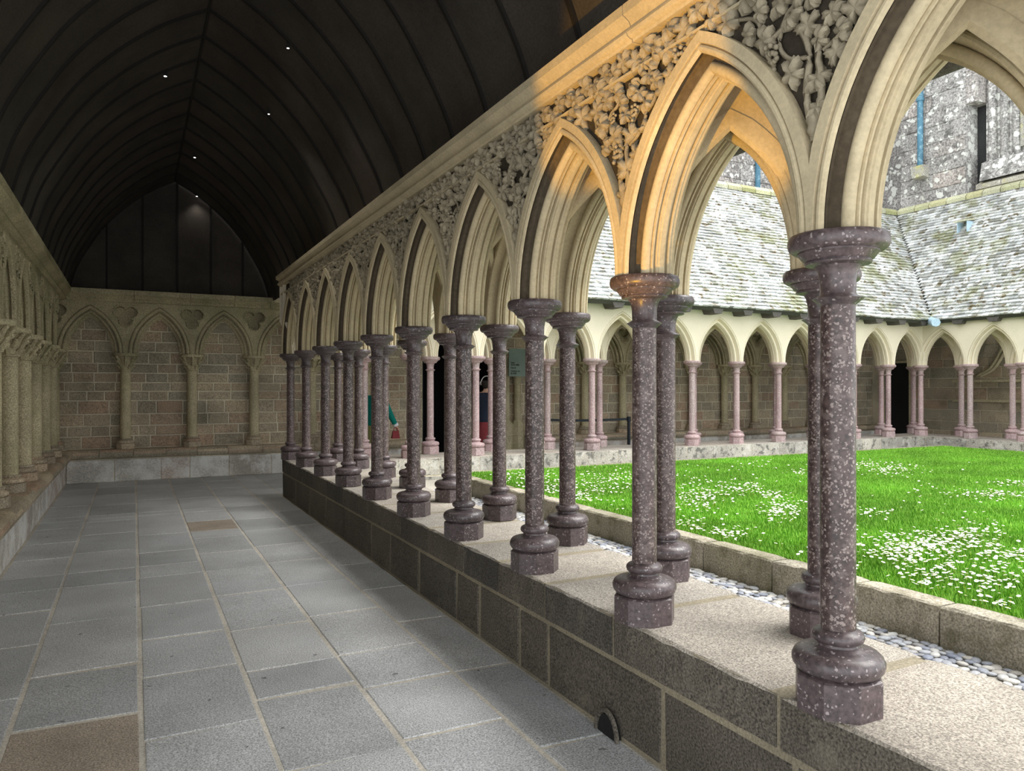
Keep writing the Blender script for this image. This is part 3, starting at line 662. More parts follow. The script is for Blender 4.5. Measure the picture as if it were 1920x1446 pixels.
# small ceiling lamps
LAMP = 34
for k, (px_, py_) in enumerate(((310,141),(365,294),(369,367),(504,212),(540,88))):
    # position on the vault: march the pixel ray
    u = (px_-960)/F_PX; dz = (728-py_)/F_PX; d = 4.
    while d < 14.4:
        X = u*d*cos(YAW)+d*sin(YAW); Y = -u*d*sin(YAW)+d*cos(YAW); Z = EYE+dz*d
        if Y > 14.5 or Z > vz(X)-.05: break
        d += .01
    t = thing('ceiling_spotlight', f'tiny lit spotlight on the dark wooden vault, {ORD[k]} of five by nearness to the ridge' if False else ('tiny lit lamp on the vault left of the ridge', 'tiny lit lamp on the vault just right of the ridge, above the gable', 'tiny lit lamp at the top of the dark gable', 'faint lamp halfway up the right side of the vault, the lower one', 'faint lamp on the right side of the vault, the upper one near the photo top')[k], 'lamp', (X, Y, Z))
    q = .7 if k > 2 else 1.
    ob('housing', MB().lathe([(.018*q,-.012),(.022*q,0),(.02*q,.05)], 10).mesh('housing', M['iron']), t)
    L_ = bpy.data.lights.new('ceiling_lamp_and_fill', 'SPOT'); lo = bpy.data.objects.new('ceiling_lamp_and_fill', L_); COL.objects.link(lo)
    lo.location = (X, Y, Z-.06); L_.energy = LAMP*(.12 if k == 2 else 1); L_.spot_size = radians(105); L_.spot_blend = .7; L_.color = (1, .97, .9); L_.shadow_soft_size = .05
    ob('lens', MB().lathe([(.016*q,-.014),(.016*q,-.010)], 10).mesh('lens', M['lamp_glass']), t)
for X, Y in ((5, 12.9), (9, 12.9), (13, 12.9), (17.6, 11), (17.6, 8)):   # unseen fill lights added in the far vaults to brighten their walls
    L_ = bpy.data.lights.new('ceiling_lamp_and_fill', 'SPOT'); lo = bpy.data.objects.new('ceiling_lamp_and_fill', L_); COL.objects.link(lo)
    lo.location = (X, Y, 4.9); L_.energy = LAMP*1.3; L_.spot_size = radians(150); L_.spot_blend = .6; L_.color = (1, .97, .9); L_.shadow_soft_size = .05
# warm uplight on the gallery floor, out of view, that lights two spandrels
wl_ = bpy.data.lights.new('warm_spot', 'SPOT'); wo = bpy.data.objects.new('warm_spot', wl_); COL.objects.link(wo)
wo.location = (-.55, 1.60, .34); wl_.energy = 620; wl_.color = (1, .50, .015); wl_.spot_size = radians(22); wl_.spot_blend = .25; wl_.shadow_soft_size = .03
wo.rotation_euler = (Vector(wo.location)-Vector((1.95, 2.70, 2.68))).to_track_quat('Z', 'Y').to_euler()
t = thing('gallery_uplight', 'small black floor uplight below the photo frame that warms the carved spandrel', 'lamp', (-.55, 1.60, 0))
ob('foot', MB().lathe([(.10,.0),(.10,.02),(.02,.03),(.02,.14)], 14).mesh('foot', M['iron'], 40), t)
ob('housing', MB().lathe([(.055,.14),(.065,.18),(.065,.29),(.06,.29),(.05,.20)], 14, caps=False).mesh('housing', M['iron'], 40), t)

# ---------------------------------------------------------------- roofs
def roof(name, label, loc, rz, x0, x1, run, rise, clipL, clipR, pitch=.13, expo=.1, dz=0):
    """local x along the eave, +y up-slope; slates in courses as one joined mesh; clips give x limits at horizontal run t"""
    t = thing(name, label, 'roof', loc, rz); sl_ = sqrt(run*run+rise*rise); ny = int(sl_/expo); ca, sa = run/sl_, rise/sl_
    mb = MB(); r = random.Random(len(label))
    for j in range(ny+1):
        s0 = j*expo; s1 = s0+expo*1.25; a = clipL(s0*ca); b = clipR(s0*ca); x = max(x0, a)-r.uniform(0, pitch)
        while x < min(x1, b):
            w_ = pitch*r.uniform(.7, 1.35); xa, xb = max(x, a, x0), min(x+w_, b, x1)
            if xb-xa > .02:
                th = r.uniform(.022, .038); lo = s0+r.uniform(-.012, .008); hgt = .012
                def P(xx, s, h): return (xx, s*ca-h*sa, s*sa+h*ca)
                vs = [P(xa+.003, lo, hgt+th), P(xb-.003, lo+r.uniform(-.006, .006), hgt+th), P(xb-.003, s1, .004), P(xa+.003, s1, .004), P(xa+.003, lo, .006), P(xb-.003, lo, .006)]
                mb.add(vs, [(0,1,2,3),(0,4,5,1),(0,3,4),(1,5,2)])
            x += w_
    ob('slates', mb.mesh('slates', M['slate']), t, kind='stuff')
    q = [(max(x0, clipL(0)), 0, -.0), (min(x1, clipR(0)), 0, 0), (min(x1, clipR(run)), run, rise), (max(x0, clipL(run)), run, rise)]
    under = MB(); under.add(q+[(x, y+.06, z-.06) for x, y, z in q], [(0,1,2,3),(7,6,5,4),(0,4,5,1)])
    ob('roof_boarding', under.mesh('roof_boarding', M['slate_under']), t)
    return t
# far range: eave Y 10.25, z 3.05, ridge Y 12.95 z 6.2
rA = roof('slate_roof', 'mossy pale slate roof over the range straight across the lawn', (0, 10.25, 3.05), 0, 2.2, 18.2, 2.7, 3.15,
     lambda t: 3.05-t*.9, lambda t: 15.32+t*.93)
rB = roof('slate_roof', 'mossy pale slate roof over the right-hand range, above the far right arches', (15.32, 0, 3.05), -pi/2, -13.1, -4.5, 2.55, 3.15,
     lambda t: -(10.25+t*1.06), lambda t: -4.5)
for rt, a, b, run in ((rA, 2.2, 17.8, 2.7), (rB, -12.8, -5, 2.55)):
    xs = rng_list(a, b, .38, .5)
    for p, q in zip(xs[:-1], xs[1:]):
        mb = MB(); pr = [(-.14,-.10),(-.15,-.02),(-.08,.06),(0,.09),(.08,.06),(.15,-.02),(.14,-.10)]; k = 7
        mb.add([(p+.01, run+y, 3.15+z) for y, z in pr]+[(q-.01, run+y, 3.15+z) for y, z in pr], [(i, i+1, k+i+1, k+i) for i in range(k-1)]+[tuple(range(k)), tuple(range(k, 2*k))])
        ob('ridge_tile', mb.mesh('ridge_tile', M['ridge_stone'], 40), rt)
for x in [3.6+.72*k for k in range(17)]:
    mb = MB(); v = [(-.13,.0,0),(.13,.0,0),(.08,.0,-.10),(-.08,.0,-.10)]; mb.add([(x+a, .02, c-.01) for a, b, c in v]+[(x+a, .34, c-.01) for a, b, c in v], [(0,1,2,3),(4,5,6,7),(0,1,5,4),(1,2,6,5),(2,3,7,6),(3,0,4,7)])
    ob('corbel', mb.mesh('corbel', M['gutter_wood']), rA)
for x in [-9.7+.72*k for k in range(6)]:
    mb = MB(); v = [(-.13,.0,0),(.13,.0,0),(.08,.0,-.10),(-.08,.0,-.10)]; mb.add([(x+a, .02, c-.01) for a, b, c in v]+[(x+a, .34, c-.01) for a, b, c in v], [(0,1,2,3),(4,5,6,7),(0,1,5,4),(1,2,6,5),(2,3,7,6),(3,0,4,7)])
    ob('corbel', mb.mesh('corbel', M['gutter_wood']), rB)
t = thing('valley_spout', 'small pale blue lead spout at the bottom of the roof valley in the far corner', 'spout', (15.32, 10.25, 3.03))
ob('trough', MB().tube([(-.3,-.3,-.05),(-.02,-.02,-.0),(.2,.2,.1)], [.09,.1,.04], 8).mesh('trough', M['lead'], 50), t)
# roof of the near range: only its eave shows through the arches
nr = thing('gallery_roof', 'dark boarded underside of the near gallery roof eave seen through the arches', 'roof', (0, 0, 0))
mb = MB(); q = [(3.08, -1, 2.99), (3.08, 10.2, 2.99), (.66, 12.9, 5.75), (.66, -1, 5.75)]
mb.add(q+[(x, y, z+.1) for x, y, z in q], [(0,1,2,3),(7,6,5,4),(0,4,5,1),(0,3,7,4)]); ob('boarding', mb.mesh('boarding', M['gutter_wood']), nr)
mb = MB(); q = [(-1.5, -1, 3.4), (-1.5, 15, 3.4), (.66, 15, 5.75), (.66, -1, 5.75)]; mb.add(q, [(0,1,2,3)]); ob('boarding', mb.mesh('boarding', M['gutter_wood']), nr)
ob('gutter', MB().tube([(3.12, -1, 3.0), (3.12, 10.3, 3.0)], .05, 8).mesh('gutter', M['gutter_wood'], 50), nr)
t = thing('roof_vent', 'small mossy roof vent standing up from the right-hand slate roof', 'vent', (*((17.1, 10.62)), 5.28), -pi/2)
ob('hood', MB().add([(-.14,-.2,.17),(.14,-.2,.17),(.14,.14,.22),(-.14,.14,.22),(-.14,-.2,.14),(.14,-.2,.14),(.14,.14,.19),(-.14,.14,.19)], [(0,1,2,3),(4,5,6,7),(0,1,5,4),(1,2,6,5),(2,3,7,6),(3,0,4,7)]).mesh('hood', M['ridge_stone']), t)
ob('cheeks', MB().box(-.12, -.10, -.12, .12, -.1, .15).box(.10, .12, -.12, .12, -.1, .15).mesh('cheeks', M['lead']), t)

# ---------------------------------------------------------------- the church behind
ch = thing('church', 'lichen-spotted grey granite church wall and buttress rising behind the slate roofs', 'building', (18.15, 13.0, 0), -pi/2)
# local x = -Y offset from 13.0, local y = +X offset from 18.15
ob('wall_core', MB().box(.0, 1.72, .02, 3, 4.5, 11.6).box(1.98, 12, .42, 3, 5, 11.6).box(1.7, 2.0, .9, 1, 5, 11.6).box(-3, .1, .8, 3, 5, 11.6).mesh('wall_core', M['church_granite']), ch)
stone_field(ch, 0, 1.72, 6.3, 11.6, .022, .34, .46, .5, .9, gap=.008, t=.03, m='church_granite', seed=3, ch=.01, name='ashlar')
stone_field(ch, 3.6, 7.0, 6.9, 11.6, .422, .34, .46, .5, .9, gap=.008, t=.03, m='church_granite', seed=4, ch=.01, name='ashlar')
for k in range(4):
    ob('pilaster_shaft', MB().lathe([(.10,7.0),(.10,12)], 10, c=(2.15+.28*k, .40)).mesh('pilaster_shaft', M['church_granite'], 50), ch)
ob('pilaster_plinth', MB().add([(2.0,.42,6.6),(3.3,.42,6.6),(3.3,.42,7.15),(2.0,.42,7.15),(2.0,.1,6.6),(3.3,.1,6.6),(3.3,.2,7.05),(2.0,.2,7.05)], [(0,1,2,3),(4,5,6,7),(3,2,6,7),(0,3,7,4),(1,2,6,5)]).mesh('pilaster_plinth', M['church_granite']), ch)
ob('lintel', MB().box(1.70, 2.0, .03, .9, 8.55, 11.6).mesh('lintel', M['church_granite']), ch)
ob('recess', MB().box(1.72, 1.98, .5, .55, 5.9, 8.55).mesh('recess', M['iron']), ch)
for a, b in zip(rng_list(-.12, 1.9, .5, .8)[:-1], rng_list(-.12, 1.9, .5, .8, random.Random(3))[1:]): pass
xs = [-.12,.55,1.2,1.86]
for a, b in zip(xs[:-1], xs[1:]):
    mb = MB(); pr = [(.02,5.95),(-.16,5.95),(-.17,6.03),(.02,6.28)]; mb.add([(a+.006, y, z) for y, z in pr]+[(b-.006, y, z) for y, z in pr], [(i, (i+1) % 4, 4+(i+1) % 4, 4+i) for i in range(4)]+[(0,1,2,3),(7,6,5,4)])
    ob('skirting_stone', mb.mesh('skirting_stone', M['weathered_stone']), ch)
xs = [1.9,2.5,3.2,3.8,4.5,5.2,6.0]
for a, b in zip(xs[:-1], xs[1:]):
    for yy, zz, hh in ((-.1, 6.12, .2), (.12, 6.42, .22), (.3, 6.75, .2)):
        mb = MB(); pr = [(yy+.35,zz),(yy,zz),(yy,zz+hh*.5),(yy+.35,zz+hh+.08)]; mb.add([(a+.006, y, z) for y, z in pr]+[(b-.006, y, z) for y, z in pr], [(i, (i+1) % 4, 4+(i+1) % 4, 4+i) for i in range(4)]+[(0,1,2,3),(7,6,5,4)])
        ob('weathering_stone', mb.mesh('weathering_stone', M['weathered_stone']), ch)
t = thing('downpipe', 'blue-green lead downpipe down the granite buttress, behind the right arch', 'pipe', (18.05, 12.38, 0), -pi/2)
ob('pipe', MB().lathe([(.07,7.28),(.07,12)], 12).mesh('pipe', M['blue_pipe'], 50), t)
ob('collar', MB().lathe([(.085,8.98),(.095,9.0),(.095,9.04),(.08,9.06),(.08,9.1),(.095,9.12),(.085,9.15)], 12).mesh('collar', M['blue_pipe'], 50), t)
ob('stone_shoe', MB().add([(-.17,.1,7.30),(.17,.1,7.30),(.17,-.14,7.30),(-.17,-.14,7.30),(-.17,.1,6.98),(.17,.1,6.98),(.17,-.1,7.02),(-.17,-.1,7.02)], [(0,1,2,3),(4,5,6,7),(0,1,5,4),(1,2,6,5),(2,3,7,6),(3,0,4,7)]).mesh('stone_shoe', M['weathered_stone']), t)
t = thing('leaded_window', 'leaded church window with a dark red bar at the right edge', 'window', (18.53, 10.1, 7.3), -pi/2)
ob('pane', MB().box(0, 1.3, -.0, .02, 0, 3).mesh('pane', M['glass_dark']), t)
mb = MB()
for k in range(14): mb.box(k*.1-.006, k*.1+.006, -.015, 0, 0, 3)
for k in range(30): mb.box(0, 1.3, -.015, 0, k*.1-.006, k*.1+.006)
ob('lead_cames', mb.mesh('lead_cames', M['lead']), t, kind='stuff')
ob('crossbar', MB().box(-.02, 1.3, -.05, -.01, .95, 1.02).mesh('crossbar', M['red_frame']), t)
ob('stone_frame', MB().box(-.08, 0, -.06, .02, -.05, 3).mesh('stone_frame', M['weathered_stone']), t)
c2 = thing('church', 'dark granite church wall above the ridge across the lawn, seen through the second arch', 'building', (0, 15.2, 0))
ob('wall_core', MB().box(6, 18.9, .02, 1, 4.5, 14).mesh('wall_core', M['church_granite']), c2)
stone_field(c2, 9, 18.6, 6.0, 9.6, .022, .34, .46, .5, .9, gap=.008, t=.03, m='church_granite', seed=8, ch=.01, name='ashlar')
t = thing('downpipe', 'blue lead downpipe on the granite wall glimpsed through the second arch', 'pipe', (15.2, 15.14, 0))
ob('pipe', MB().lathe([(.07,5.8),(.07,11)], 12).mesh('pipe', M['blue_pipe'], 50), t)

# ---------------------------------------------------------------- courtyard: pebbles, curb, lawn
struct('ground_court', MB().box(2.7, 15.5, -2, 10.6, .0, .225).mesh('ground_court', M['pebble_bed']))
CX, CY, CX2 = 3.80, 9.50, 14.50
cb = struct('trim_4', None, (CX, 0, 0), -pi/2)
coping(cb, [-9.5,-8.6,-7.7,-6.9,-6.0,-5.14,-4.33,-3.66,-3.02,-2.5,-1.9,-1.2,-.3,.6], 0, .16, .2, .452, 'curb_granite', 'curb_granite', gap=.012)
cb2 = struct('trim_5', None, (0, CY-.16, 0)); coping(cb2, rng_list(CX, CX2, .6, 1.0), 0, .16, .2, .452, 'curb_granite', 'curb_granite', gap=.012)
cb3 = struct('trim_6', None, (CX2-.16, 0, 0), -pi/2); coping(cb3, rng_list(-CY, -4, .6, 1.0), 0, .16, .2, .452, 'curb_granite', 'curb_granite', gap=.012)
pb = struct('pebble_gutter', MB().box(2.76, 3.80, .5, 10.4, .222, .228).mesh('pebble_gutter', M['pebble_bed']))
pm = [MB().lathe([(.001,-.3),(.38,-.2),(.5,0),(.4,.22),(.2,.3),(.001,.33)], 9, caps=False).mesh('pebble', M['pebble'], 70)]
far_p = MB(); cnt = 0; y = 1.9
while y < 9.4:
    x = 3.20
    while x < 3.80:
        a = rnd.uniform(.042, .07); 
        if rnd.random() < .92:
            px_, py_ = x+rnd.uniform(-.01, .01), y+rnd.uniform(-.012, .012); rz = rnd.uniform(0, 3.1); s = (a*1.15, a*.82, a*.6)
            if px_ > 3.42 and cnt < 300:
                o = ob('pebble', pm[0], pb, (px_, py_, .236), rz); o.scale = s; cnt += 1
            else:
                far_p.add([(px_+v[0]*s[0]*cos(rz)-v[1]*s[1]*sin(rz), py_+v[0]*s[0]*sin(rz)+v[1]*s[1]*cos(rz), .236+v[2]*s[2]) for v in [q.co for q in pm[0].vertices]], [tuple(p.vertices) for p in pm[0].polygons])
        x += .056
    y += .047
ob('distant_pebbles', far_p.mesh('distant_pebbles', M['pebble'], 70), pb, kind='stuff')
LZ = .425
lawn = struct('lawn', MB().box(CX+.15, CX2-.15, .3, CY-.15, .2, LZ).mesh('lawn', M['turf']))
rs = np.random.RandomState(4); NB = 520000
gx_ = CX+.15+(CX2-CX-.3)*rs.rand(NB)**1.25; gy_ = .6+(CY-.75)*rs.rand(NB)
ok = gy_ > (gx_*.53-.5); gx_, gy_ = gx_[ok], gy_[ok]; n = len(gx_)
hh = .022+.030*rs.rand(n); aa = rs.rand(n)*2*pi; ww = .0035+.003*rs.rand(n)+.0004*gx_; lx = (rs.rand(n)-.5)*.045; ly = (rs.rand(n)-.5)*.045
V = np.zeros((n, 3, 3)); V[:,0,0] = gx_-ww*np.cos(aa); V[:,0,1] = gy_-ww*np.sin(aa); V[:,1,0] = gx_+ww*np.cos(aa); V[:,1,1] = gy_+ww*np.sin(aa)
V[:,0,2] = V[:,1,2] = LZ-.003; V[:,2,0] = gx_+lx; V[:,2,1] = gy_+ly; V[:,2,2] = LZ+hh
me = bpy.data.meshes.new('grass'); me.vertices.add(n*3); me.vertices.foreach_set('co', V.ravel()); me.loops.add(n*3); me.loops.foreach_set('vertex_index', np.arange(n*3))
me.polygons.add(n); me.polygons.foreach_set('loop_start', np.arange(n)*3); me.update(calc_edges=True); me.materials.append(M['grass'])
ob('grass', me, None, label='short bright green grass of the courtyard lawn', category='grass', kind='stuff')
# daisies
dm = MB(); K = 9
dm.add([(0,0,.004)]+[(cos(2*pi*k/K*1.), sin(2*pi*k/K), .0) if k % 1 == 0 else 0 for k in range(K)]+[(cos(2*pi*k/K)*.35, sin(2*pi*k/K)*.35, .12) for k in range(K)], [(1+k, 1+(k+1) % K, 1+K+(k+1) % K, 1+K+k) for k in range(K)], 0)
dm.add([(cos(2*pi*k/K)*.36, sin(2*pi*k/K)*.36, .12) for k in range(K)]+[(0,0,.3)], [(k, (k+1) % K, K) for k in range(K)], 1)
dm.add([(-.04,0,0),(.04,0,0),(.03,.03,-3.2),(-.03,.03,-3.2)], [(0,1,2,3)], 1)
d_me = dm.mesh('daisy', [M['petal'], M['petal_heart']])
patches = [((1000,905),60,18,160),((1080,925),80,22,240),((1150,900),70,20,170),((1310,930),60,28,230),((1390,915),45,15,110),((1350,1000),50,12,70),((1290,985),40,14,50),((1465,955),40,20,130),((1450,930),30,10,50),
 ((1700,1030),90,28,330),((1790,1015),60,22,130),((1880,1040),50,16,70),((1640,960),30,8,30),((1670,880),55,11,150),((1620,870),30,6,50),((1500,885),24,6,30),((1870,928),60,8,120),((1890,905),40,6,50),((1840,1000),60,30,80),
 ((1770,1080),90,36,130),((1850,1130),70,22,60),((1880,1075),50,20,50),((1240,890),60,14,50),((1420,870),50,8,30),((1750,920),60,14,20),((1560,1010),60,30,50),((980,890),60,10,80)]
pos = []; r = random.Random(12)
for (cx_, cy_), sx, sy, nn in patches:
    for _ in range(nn):
        X, Y = pix(cx_+r.gauss(0, sx*.55), cy_+r.gauss(0, sy*.55), LZ+.04)
        if CX+.2 < X < CX2-.2 and Y < CY-.2: pos.append((X, Y))
for _ in range(260):
    X, Y = pix(r.uniform(1000, 1920), r.uniform(862, 1150), LZ+.04)
    if CX+.2 < X < CX2-.2 and Y < CY-.2: pos.append((X, Y))
pos.sort(key=lambda p: p[0]*sin(YAW)+p[1]*cos(YAW)); dj = MB()
for i, (X, Y) in enumerate(pos):
    s = r.uniform(.010, .0145); z = LZ+r.uniform(.035, .06); tl = (r.uniform(-.35, .35), r.uniform(-.35, .35), r.uniform(0, 6))
    if i < 300:
        dd = X*sin(YAW)+Y*cos(YAW); pxx = 960+F_PX*(X*cos(YAW)-Y*sin(YAW))/dd; pyy = 728+F_PX*(EYE-z)/dd
        lb, gp = (('small white daisy seen left of the second nearest gallery-edge column', 'daisies left of the second column') if pxx < 1210 else
                  ('small white daisy seen between the nearest two gallery-edge columns', 'daisies between the two nearest columns') if pxx < 1575 else
                  ('small white daisy in the large clump right of the nearest column', 'daisies in the clump right of the nearest column') if pyy < 1062 else
                  ('small white daisy scattered close to the curb at the lower right', 'scattered daisies near the curb at the lower right'))
        o = thing('daisy', lb, 'flower', (X, Y, z), 0, gp, d_me); o.rotation_euler = tl; o.scale = (s,)*3
    else:
        R3 = Matrix.Rotation(tl[0], 3, 'X') @ Matrix.Rotation(tl[1], 3, 'Y')
        nv = len(dj.v); dj.v += [tuple((R3 @ Vector(v))*s+Vector((X, Y, z))) for v in dm.v]; dj.f += [tuple(q+nv for q in f) for f in dm.f]; dj.mi += dm.mi
o = ob('daisies', dj.mesh('daisies', [M['petal'], M['petal_heart']]), None, kind='stuff', label='scattered white daisies farther off in the lawn', category='flowers')

# ---------------------------------------------------------------- people, sign, barrier
def skin(name, parent, pts, edges, m, root=0, sub=2):
    me = bpy.data.meshes.new(name); me.from_pydata([p[:3] for p in pts], edges, []); me.materials.append(M[m]); o = ob(name, me, parent)
    md = o.modifiers.new('skin', 'SKIN'); md.use_smooth_shade = True
    for i, v in enumerate(me.skin_vertices[0].data):
        v.radius = pts[i][3]; v.use_root = (i == root)
    s = o.modifiers.new('sub', 'SUBSURF'); s.levels = sub; s.render_levels = sub; return o
def person(label, loc, rz, legs='skin', hair='hair_dark', top='navy_cloth', bottom='red_cloth', H=1.7, arms=None, long_hair=True):
    """local +x = facing direction"""
    t = thing('person', label, 'person', loc, rz); t.scale = (H/1.7,)*3
    arms = arms or [[(0,.19,1.40),(.02,.22,1.12),(.10,.20,.90),(.13,.19,.82)], [(0,-.19,1.40),(-.03,-.22,1.12),(.04,-.21,.90),(.07,-.20,.82)]]
    P = [(0,0,.95,(.15,.15)),(0,0,1.15,(.11,.13)),(0,0,1.36,(.12,.16)),(0,0,1.46,(.06,.065)),(.01,0,1.53,(.055,.055)),(.02,0,1.60,(.09,.075)),(.015,0,1.665,(.075,.07))]
    E = [(0,1),(1,2),(2,3),(3,4),(4,5),(5,6)]
    for s, st in ((1, .12), (-1, -.14)):
        k = len(P); P += [(0,s*.09,.88,(.085,.085)),(st*.5,s*.09,.48,(.055,.055)),(st,s*.09,.10,(.038,.038)),(st+.10,s*.10,.03,(.035,.035)),(st+.17,s*.10,.025,(.025,.03))]
        E += [(0,k),(k,k+1),(k+1,k+2),(k+2,k+3),(k+3,k+4)]
    for ar in arms:
        k = len(P); P += [(*ar[0],(.055,.055)),(*ar[1],(.04,.04)),(*ar[2],(.03,.03)),(*ar[3],(.032,.022))]; E += [(2,k),(k,k+1),(k+1,k+2),(k+2,k+3)]
        d = (Vector(ar[3])-Vector(ar[2])).normalized(); sd = Vector((0, 1, 0))
        for f in range(5):
            off = (f-2)*.016; ln = (.035,.06,.065,.06,.045)[f]; b0 = Vector(ar[3])+sd*off; kk = len(P)
            q = b0+d*(ln*.6); e = b0+d*ln+Vector((.01, 0, -.01))
            P += [(*(b0+d*.02),(.009,.009)),(*q,(.008,.008)),(*e,(.006,.006))]; E += [(k+3,kk),(kk,kk+1),(kk+1,kk+2)]
    skin('body', t, P, E, legs if False else 'skin')
    J = [(0,0,.86,(.17,.185)),(0,0,1.0,(.16,.17)),(0,0,1.2,(.145,.165)),(0,0,1.38,(.13,.185)),(0,0,1.455,(.075,.08))]; JE = [(0,1),(1,2),(2,3),(3,4)]
    for ar in arms:
        k = len(J); a3 = Vector(ar[2])*.9+Vector(ar[3])*.1; J += [(*ar[0],(.075,.075)),(*ar[1],(.06,.06)),(*a3,(.045,.045))]; JE += [(3,k),(k,k+1),(k+1,k+2)]
    skin('jacket', t, J, JE, top)
    ob('skirt', MB().lathe([(.15,.93),(.19,.80),(.215,.62),(.235,.48),(.225,.48),(.14,.9)], 20).mesh('skirt', M[bottom], 50), t)
    hm = [(-.01,0,1.64,(.105,.095)),(-.04,0,1.60,(.085,.09)),(-.075,0,1.52,(.05,.065))]
    if long_hair: hm.append((-.09,0,1.42,(.035,.06)))
    skin('hair', t, hm, [(i, i+1) for i in range(len(hm)-1)], hair)
    ob('face', MB().lathe([(.001,1.565),(.01,1.57),(.016,1.58),(.011,1.60),(.006,1.62)], 8, c=(.115, 0)).tube([(.105,-.022,1.555),(.112,0,1.552),(.105,.022,1.555)], .005, 5, 1)
       .lathe([(.001,1.612),(.008,1.62),(.001,1.628)], 6, c=(.103,.03), mi=2).lathe([(.001,1.612),(.008,1.62),(.001,1.628)], 6, c=(.103,-.03), mi=2).mesh('face', [M['skin'], M['red_cloth'], M['hair_dark']], 60), t)
    for s in (1, -1): ob('shoe', MB().tube([((.12 if s > 0 else -.14)-.04, s*.09, .035), ((.12 if s > 0 else -.14)+.08, s*.10, .035), ((.12 if s > 0 else -.14)+.2, s*.10, .025)], [.045,.042,.03], 8).mesh('shoe', M[hair], 50), t)
    return t
p1 = person('person in a teal cardigan with a white cuff, half hidden behind the columns, walking left', (3.84, 12.9, 0), radians(200), hair='hair_brown', top='teal_wool', bottom='olive_cloth', H=1.72,
   arms=[[(0,.19,1.40),(-.10,.25,1.15),(-.22,.27,.93),(-.26,.27,.86)], [(0,-.19,1.40),(.05,-.22,1.13),(.16,-.2,.95),(.22,-.2,.90)]])
ob('cuff', MB().tube([(-.205,.27,.965),(-.225,.27,.925)], .05, 10).mesh('cuff', M['white_plastic'], 50), p1)
t = thing('handbag', 'small red bag held in the hand of the person in teal', 'bag', (4.10, 12.60, .72), 0)
ob('pouch', MB().add([(-.07,-.04,0),(.07,-.04,0),(.07,.04,0),(-.07,.04,0),(-.05,-.025,.13),(.05,-.025,.13),(.05,.025,.13),(-.05,.025,.13)], [(3,2,1,0),(4,5,6,7),(0,1,5,4),(1,2,6,5),(2,3,7,6),(3,0,4,7)]).mesh('pouch', M['red_cloth']), t)
ob('handle', MB().tube([(-.04,0,.12),(-.03,0,.18),(.03,0,.18),(.04,0,.12)], .008, 5).mesh('handle', M['red_cloth'], 60), t)
p2 = person('person in dark quilted jacket and red skirt, wearing headphones, reading by the doorway', (5.86, 12.6, 0), radians(40), H=1.78, long_hair=False,
   arms=[[(0,.19,1.40),(.08,.22,1.15),(.30,.14,1.20),(.37,.12,1.21)], [(0,-.19,1.40),(.08,-.22,1.15),(.30,-.14,1.20),(.37,-.12,1.21)]])
t = thing('headphones', 'white headphones on the head of the person in the dark jacket', 'headphones', (5.86, 12.6, 0), radians(40))
ob('headband', MB().tube([(-.0, .10*1.12*cos(a), 1.70+.125*sin(a)) for a in [pi*k/12 for k in range(13)]], .010, 6).mesh('headband', M['white_plastic'], 60), t)
for s in (1, -1): ob('ear_cup', MB().tube([(0, s*.085, 1.69), (0, s*.125, 1.69)], .035, 10).mesh('ear_cup', M['white_plastic'], 60), t)
t = thing('leaflet', 'white folded leaflet held up by the person in the dark jacket', 'paper', (6.19, 12.87, 1.24), radians(40))
ob('page', MB().add([(0,-.13,0),(.12,-.13,.10),(.12,0,.11),(0,0,.01),(0,.13,0),(.12,.13,.10),(0,-.13,-.003),(.12,-.13,.097),(.12,0,.107),(0,0,.007),(0,.13,-.003),(.12,.13,.097)], [(0,1,2,3),(3,2,5,4),(9,8,7,6),(10,11,8,9),(0,1,7,6),(4,5,11,10)]).mesh('page', M['paper']), t)
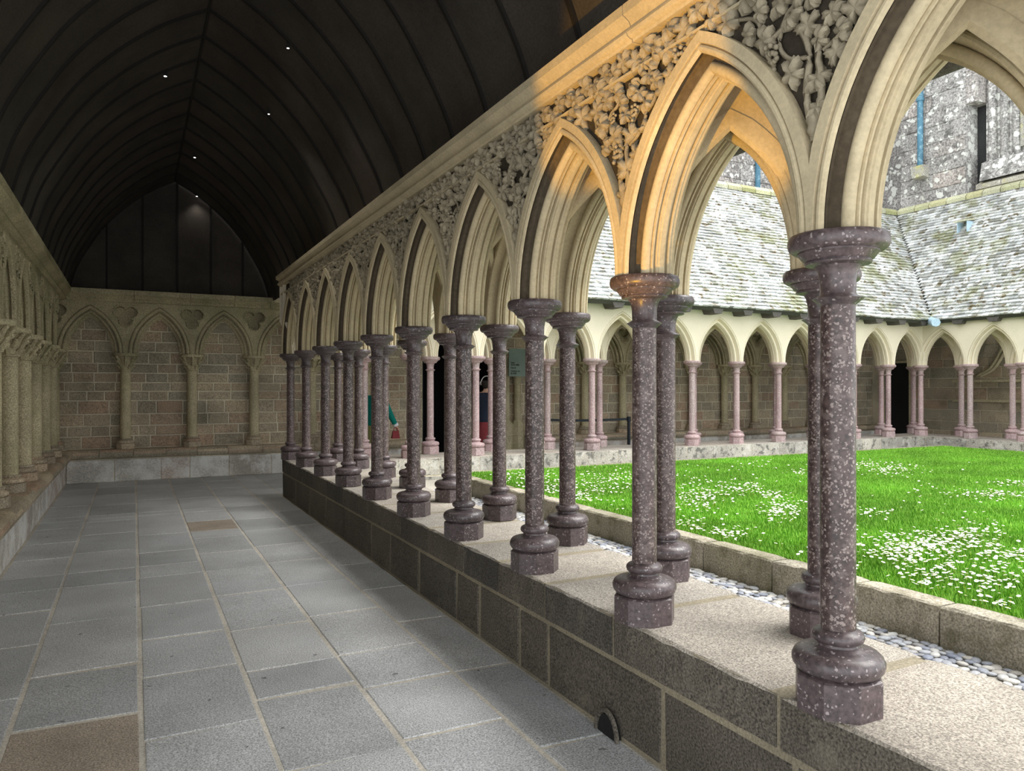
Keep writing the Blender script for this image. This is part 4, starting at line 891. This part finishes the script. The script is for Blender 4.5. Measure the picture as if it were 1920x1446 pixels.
# information panel beside the doorway
t = thing('notice_panel', 'grey-green notice panel with black lines of text hanging by the doorway', 'sign', (7.30, 14.30, 1.85), 0)
ob('board', MB().box(-.13, .30, -.02, .0, 0, .60).mesh('board', M['panel_green']), t)
for k, (z, s) in enumerate(((.28,'Salle'),(.235,'de la ville'),(.17,'Nord'),(.10,'Cloître et'),(.055,'la salle'))):
    fc = bpy.data.curves.new('lettering', 'FONT'); fc.body = s; fc.size = .055; fc.extrude = .002; fc.materials.append(M['ink'])
    tmp = bpy.data.objects.new('tmp', fc); COL.objects.link(tmp); bpy.context.view_layer.update()
    lm = bpy.data.meshes.new_from_object(tmp.evaluated_get(bpy.context.evaluated_depsgraph_get())); bpy.data.objects.remove(tmp)
    fo = ob('lettering', lm, t, (-.09, -.024, z)); fo.rotation_euler = (pi/2, 0, 0)
ob('post', MB().box(.36, .40, -.02, .02, -1.85, .9).mesh('post', M['red_frame']), t)
# retractable belt barrier
def stanchion(x, y, label):
    t = thing('barrier_post', label, 'barrier', (x, y, 0), 0, 'belt barrier posts')
    ob('base', MB().lathe([(.17,0),(.17,.02),(.04,.04)], 18).mesh('base', M['black_metal'], 40), t)
    ob('pole', MB().lathe([(.032,.03),(.032,.93)], 12).mesh('pole', M['black_metal'], 40), t)
    ob('head', MB().lathe([(.042,.90),(.042,1.0),(.03,1.01)], 12).mesh('head', M['black_metal'], 40), t)
stanchion(9.19, 12.75, 'black belt barrier post in the far gallery, its belt stretching left')
stanchion(7.3, 13.6, 'black belt barrier post farther left, hidden behind the columns')
t = thing('barrier_belt', 'black webbing belt stretched between the barrier posts in the far gallery', 'belt', (0, 0, 0))
pp = [(9.19+(7.3-9.19)*k/10, 12.75+.85*k/10, .96-.03*sin(pi*k/10)) for k in range(11)]
mb = MB(); mb.add([(x, y, z-.025) for x, y, z in pp]+[(x, y, z+.025) for x, y, z in pp]+[(x+.004, y+.006, z-.025) for x, y, z in pp]+[(x+.004, y+.006, z+.025) for x, y, z in pp],
   [(i, i+1, 12+i, 11+i) for i in range(10)]+[(22+i, 23+i, 34+i, 33+i) for i in range(10)]); ob('webbing', mb.mesh('webbing', M['black_metal']), t)
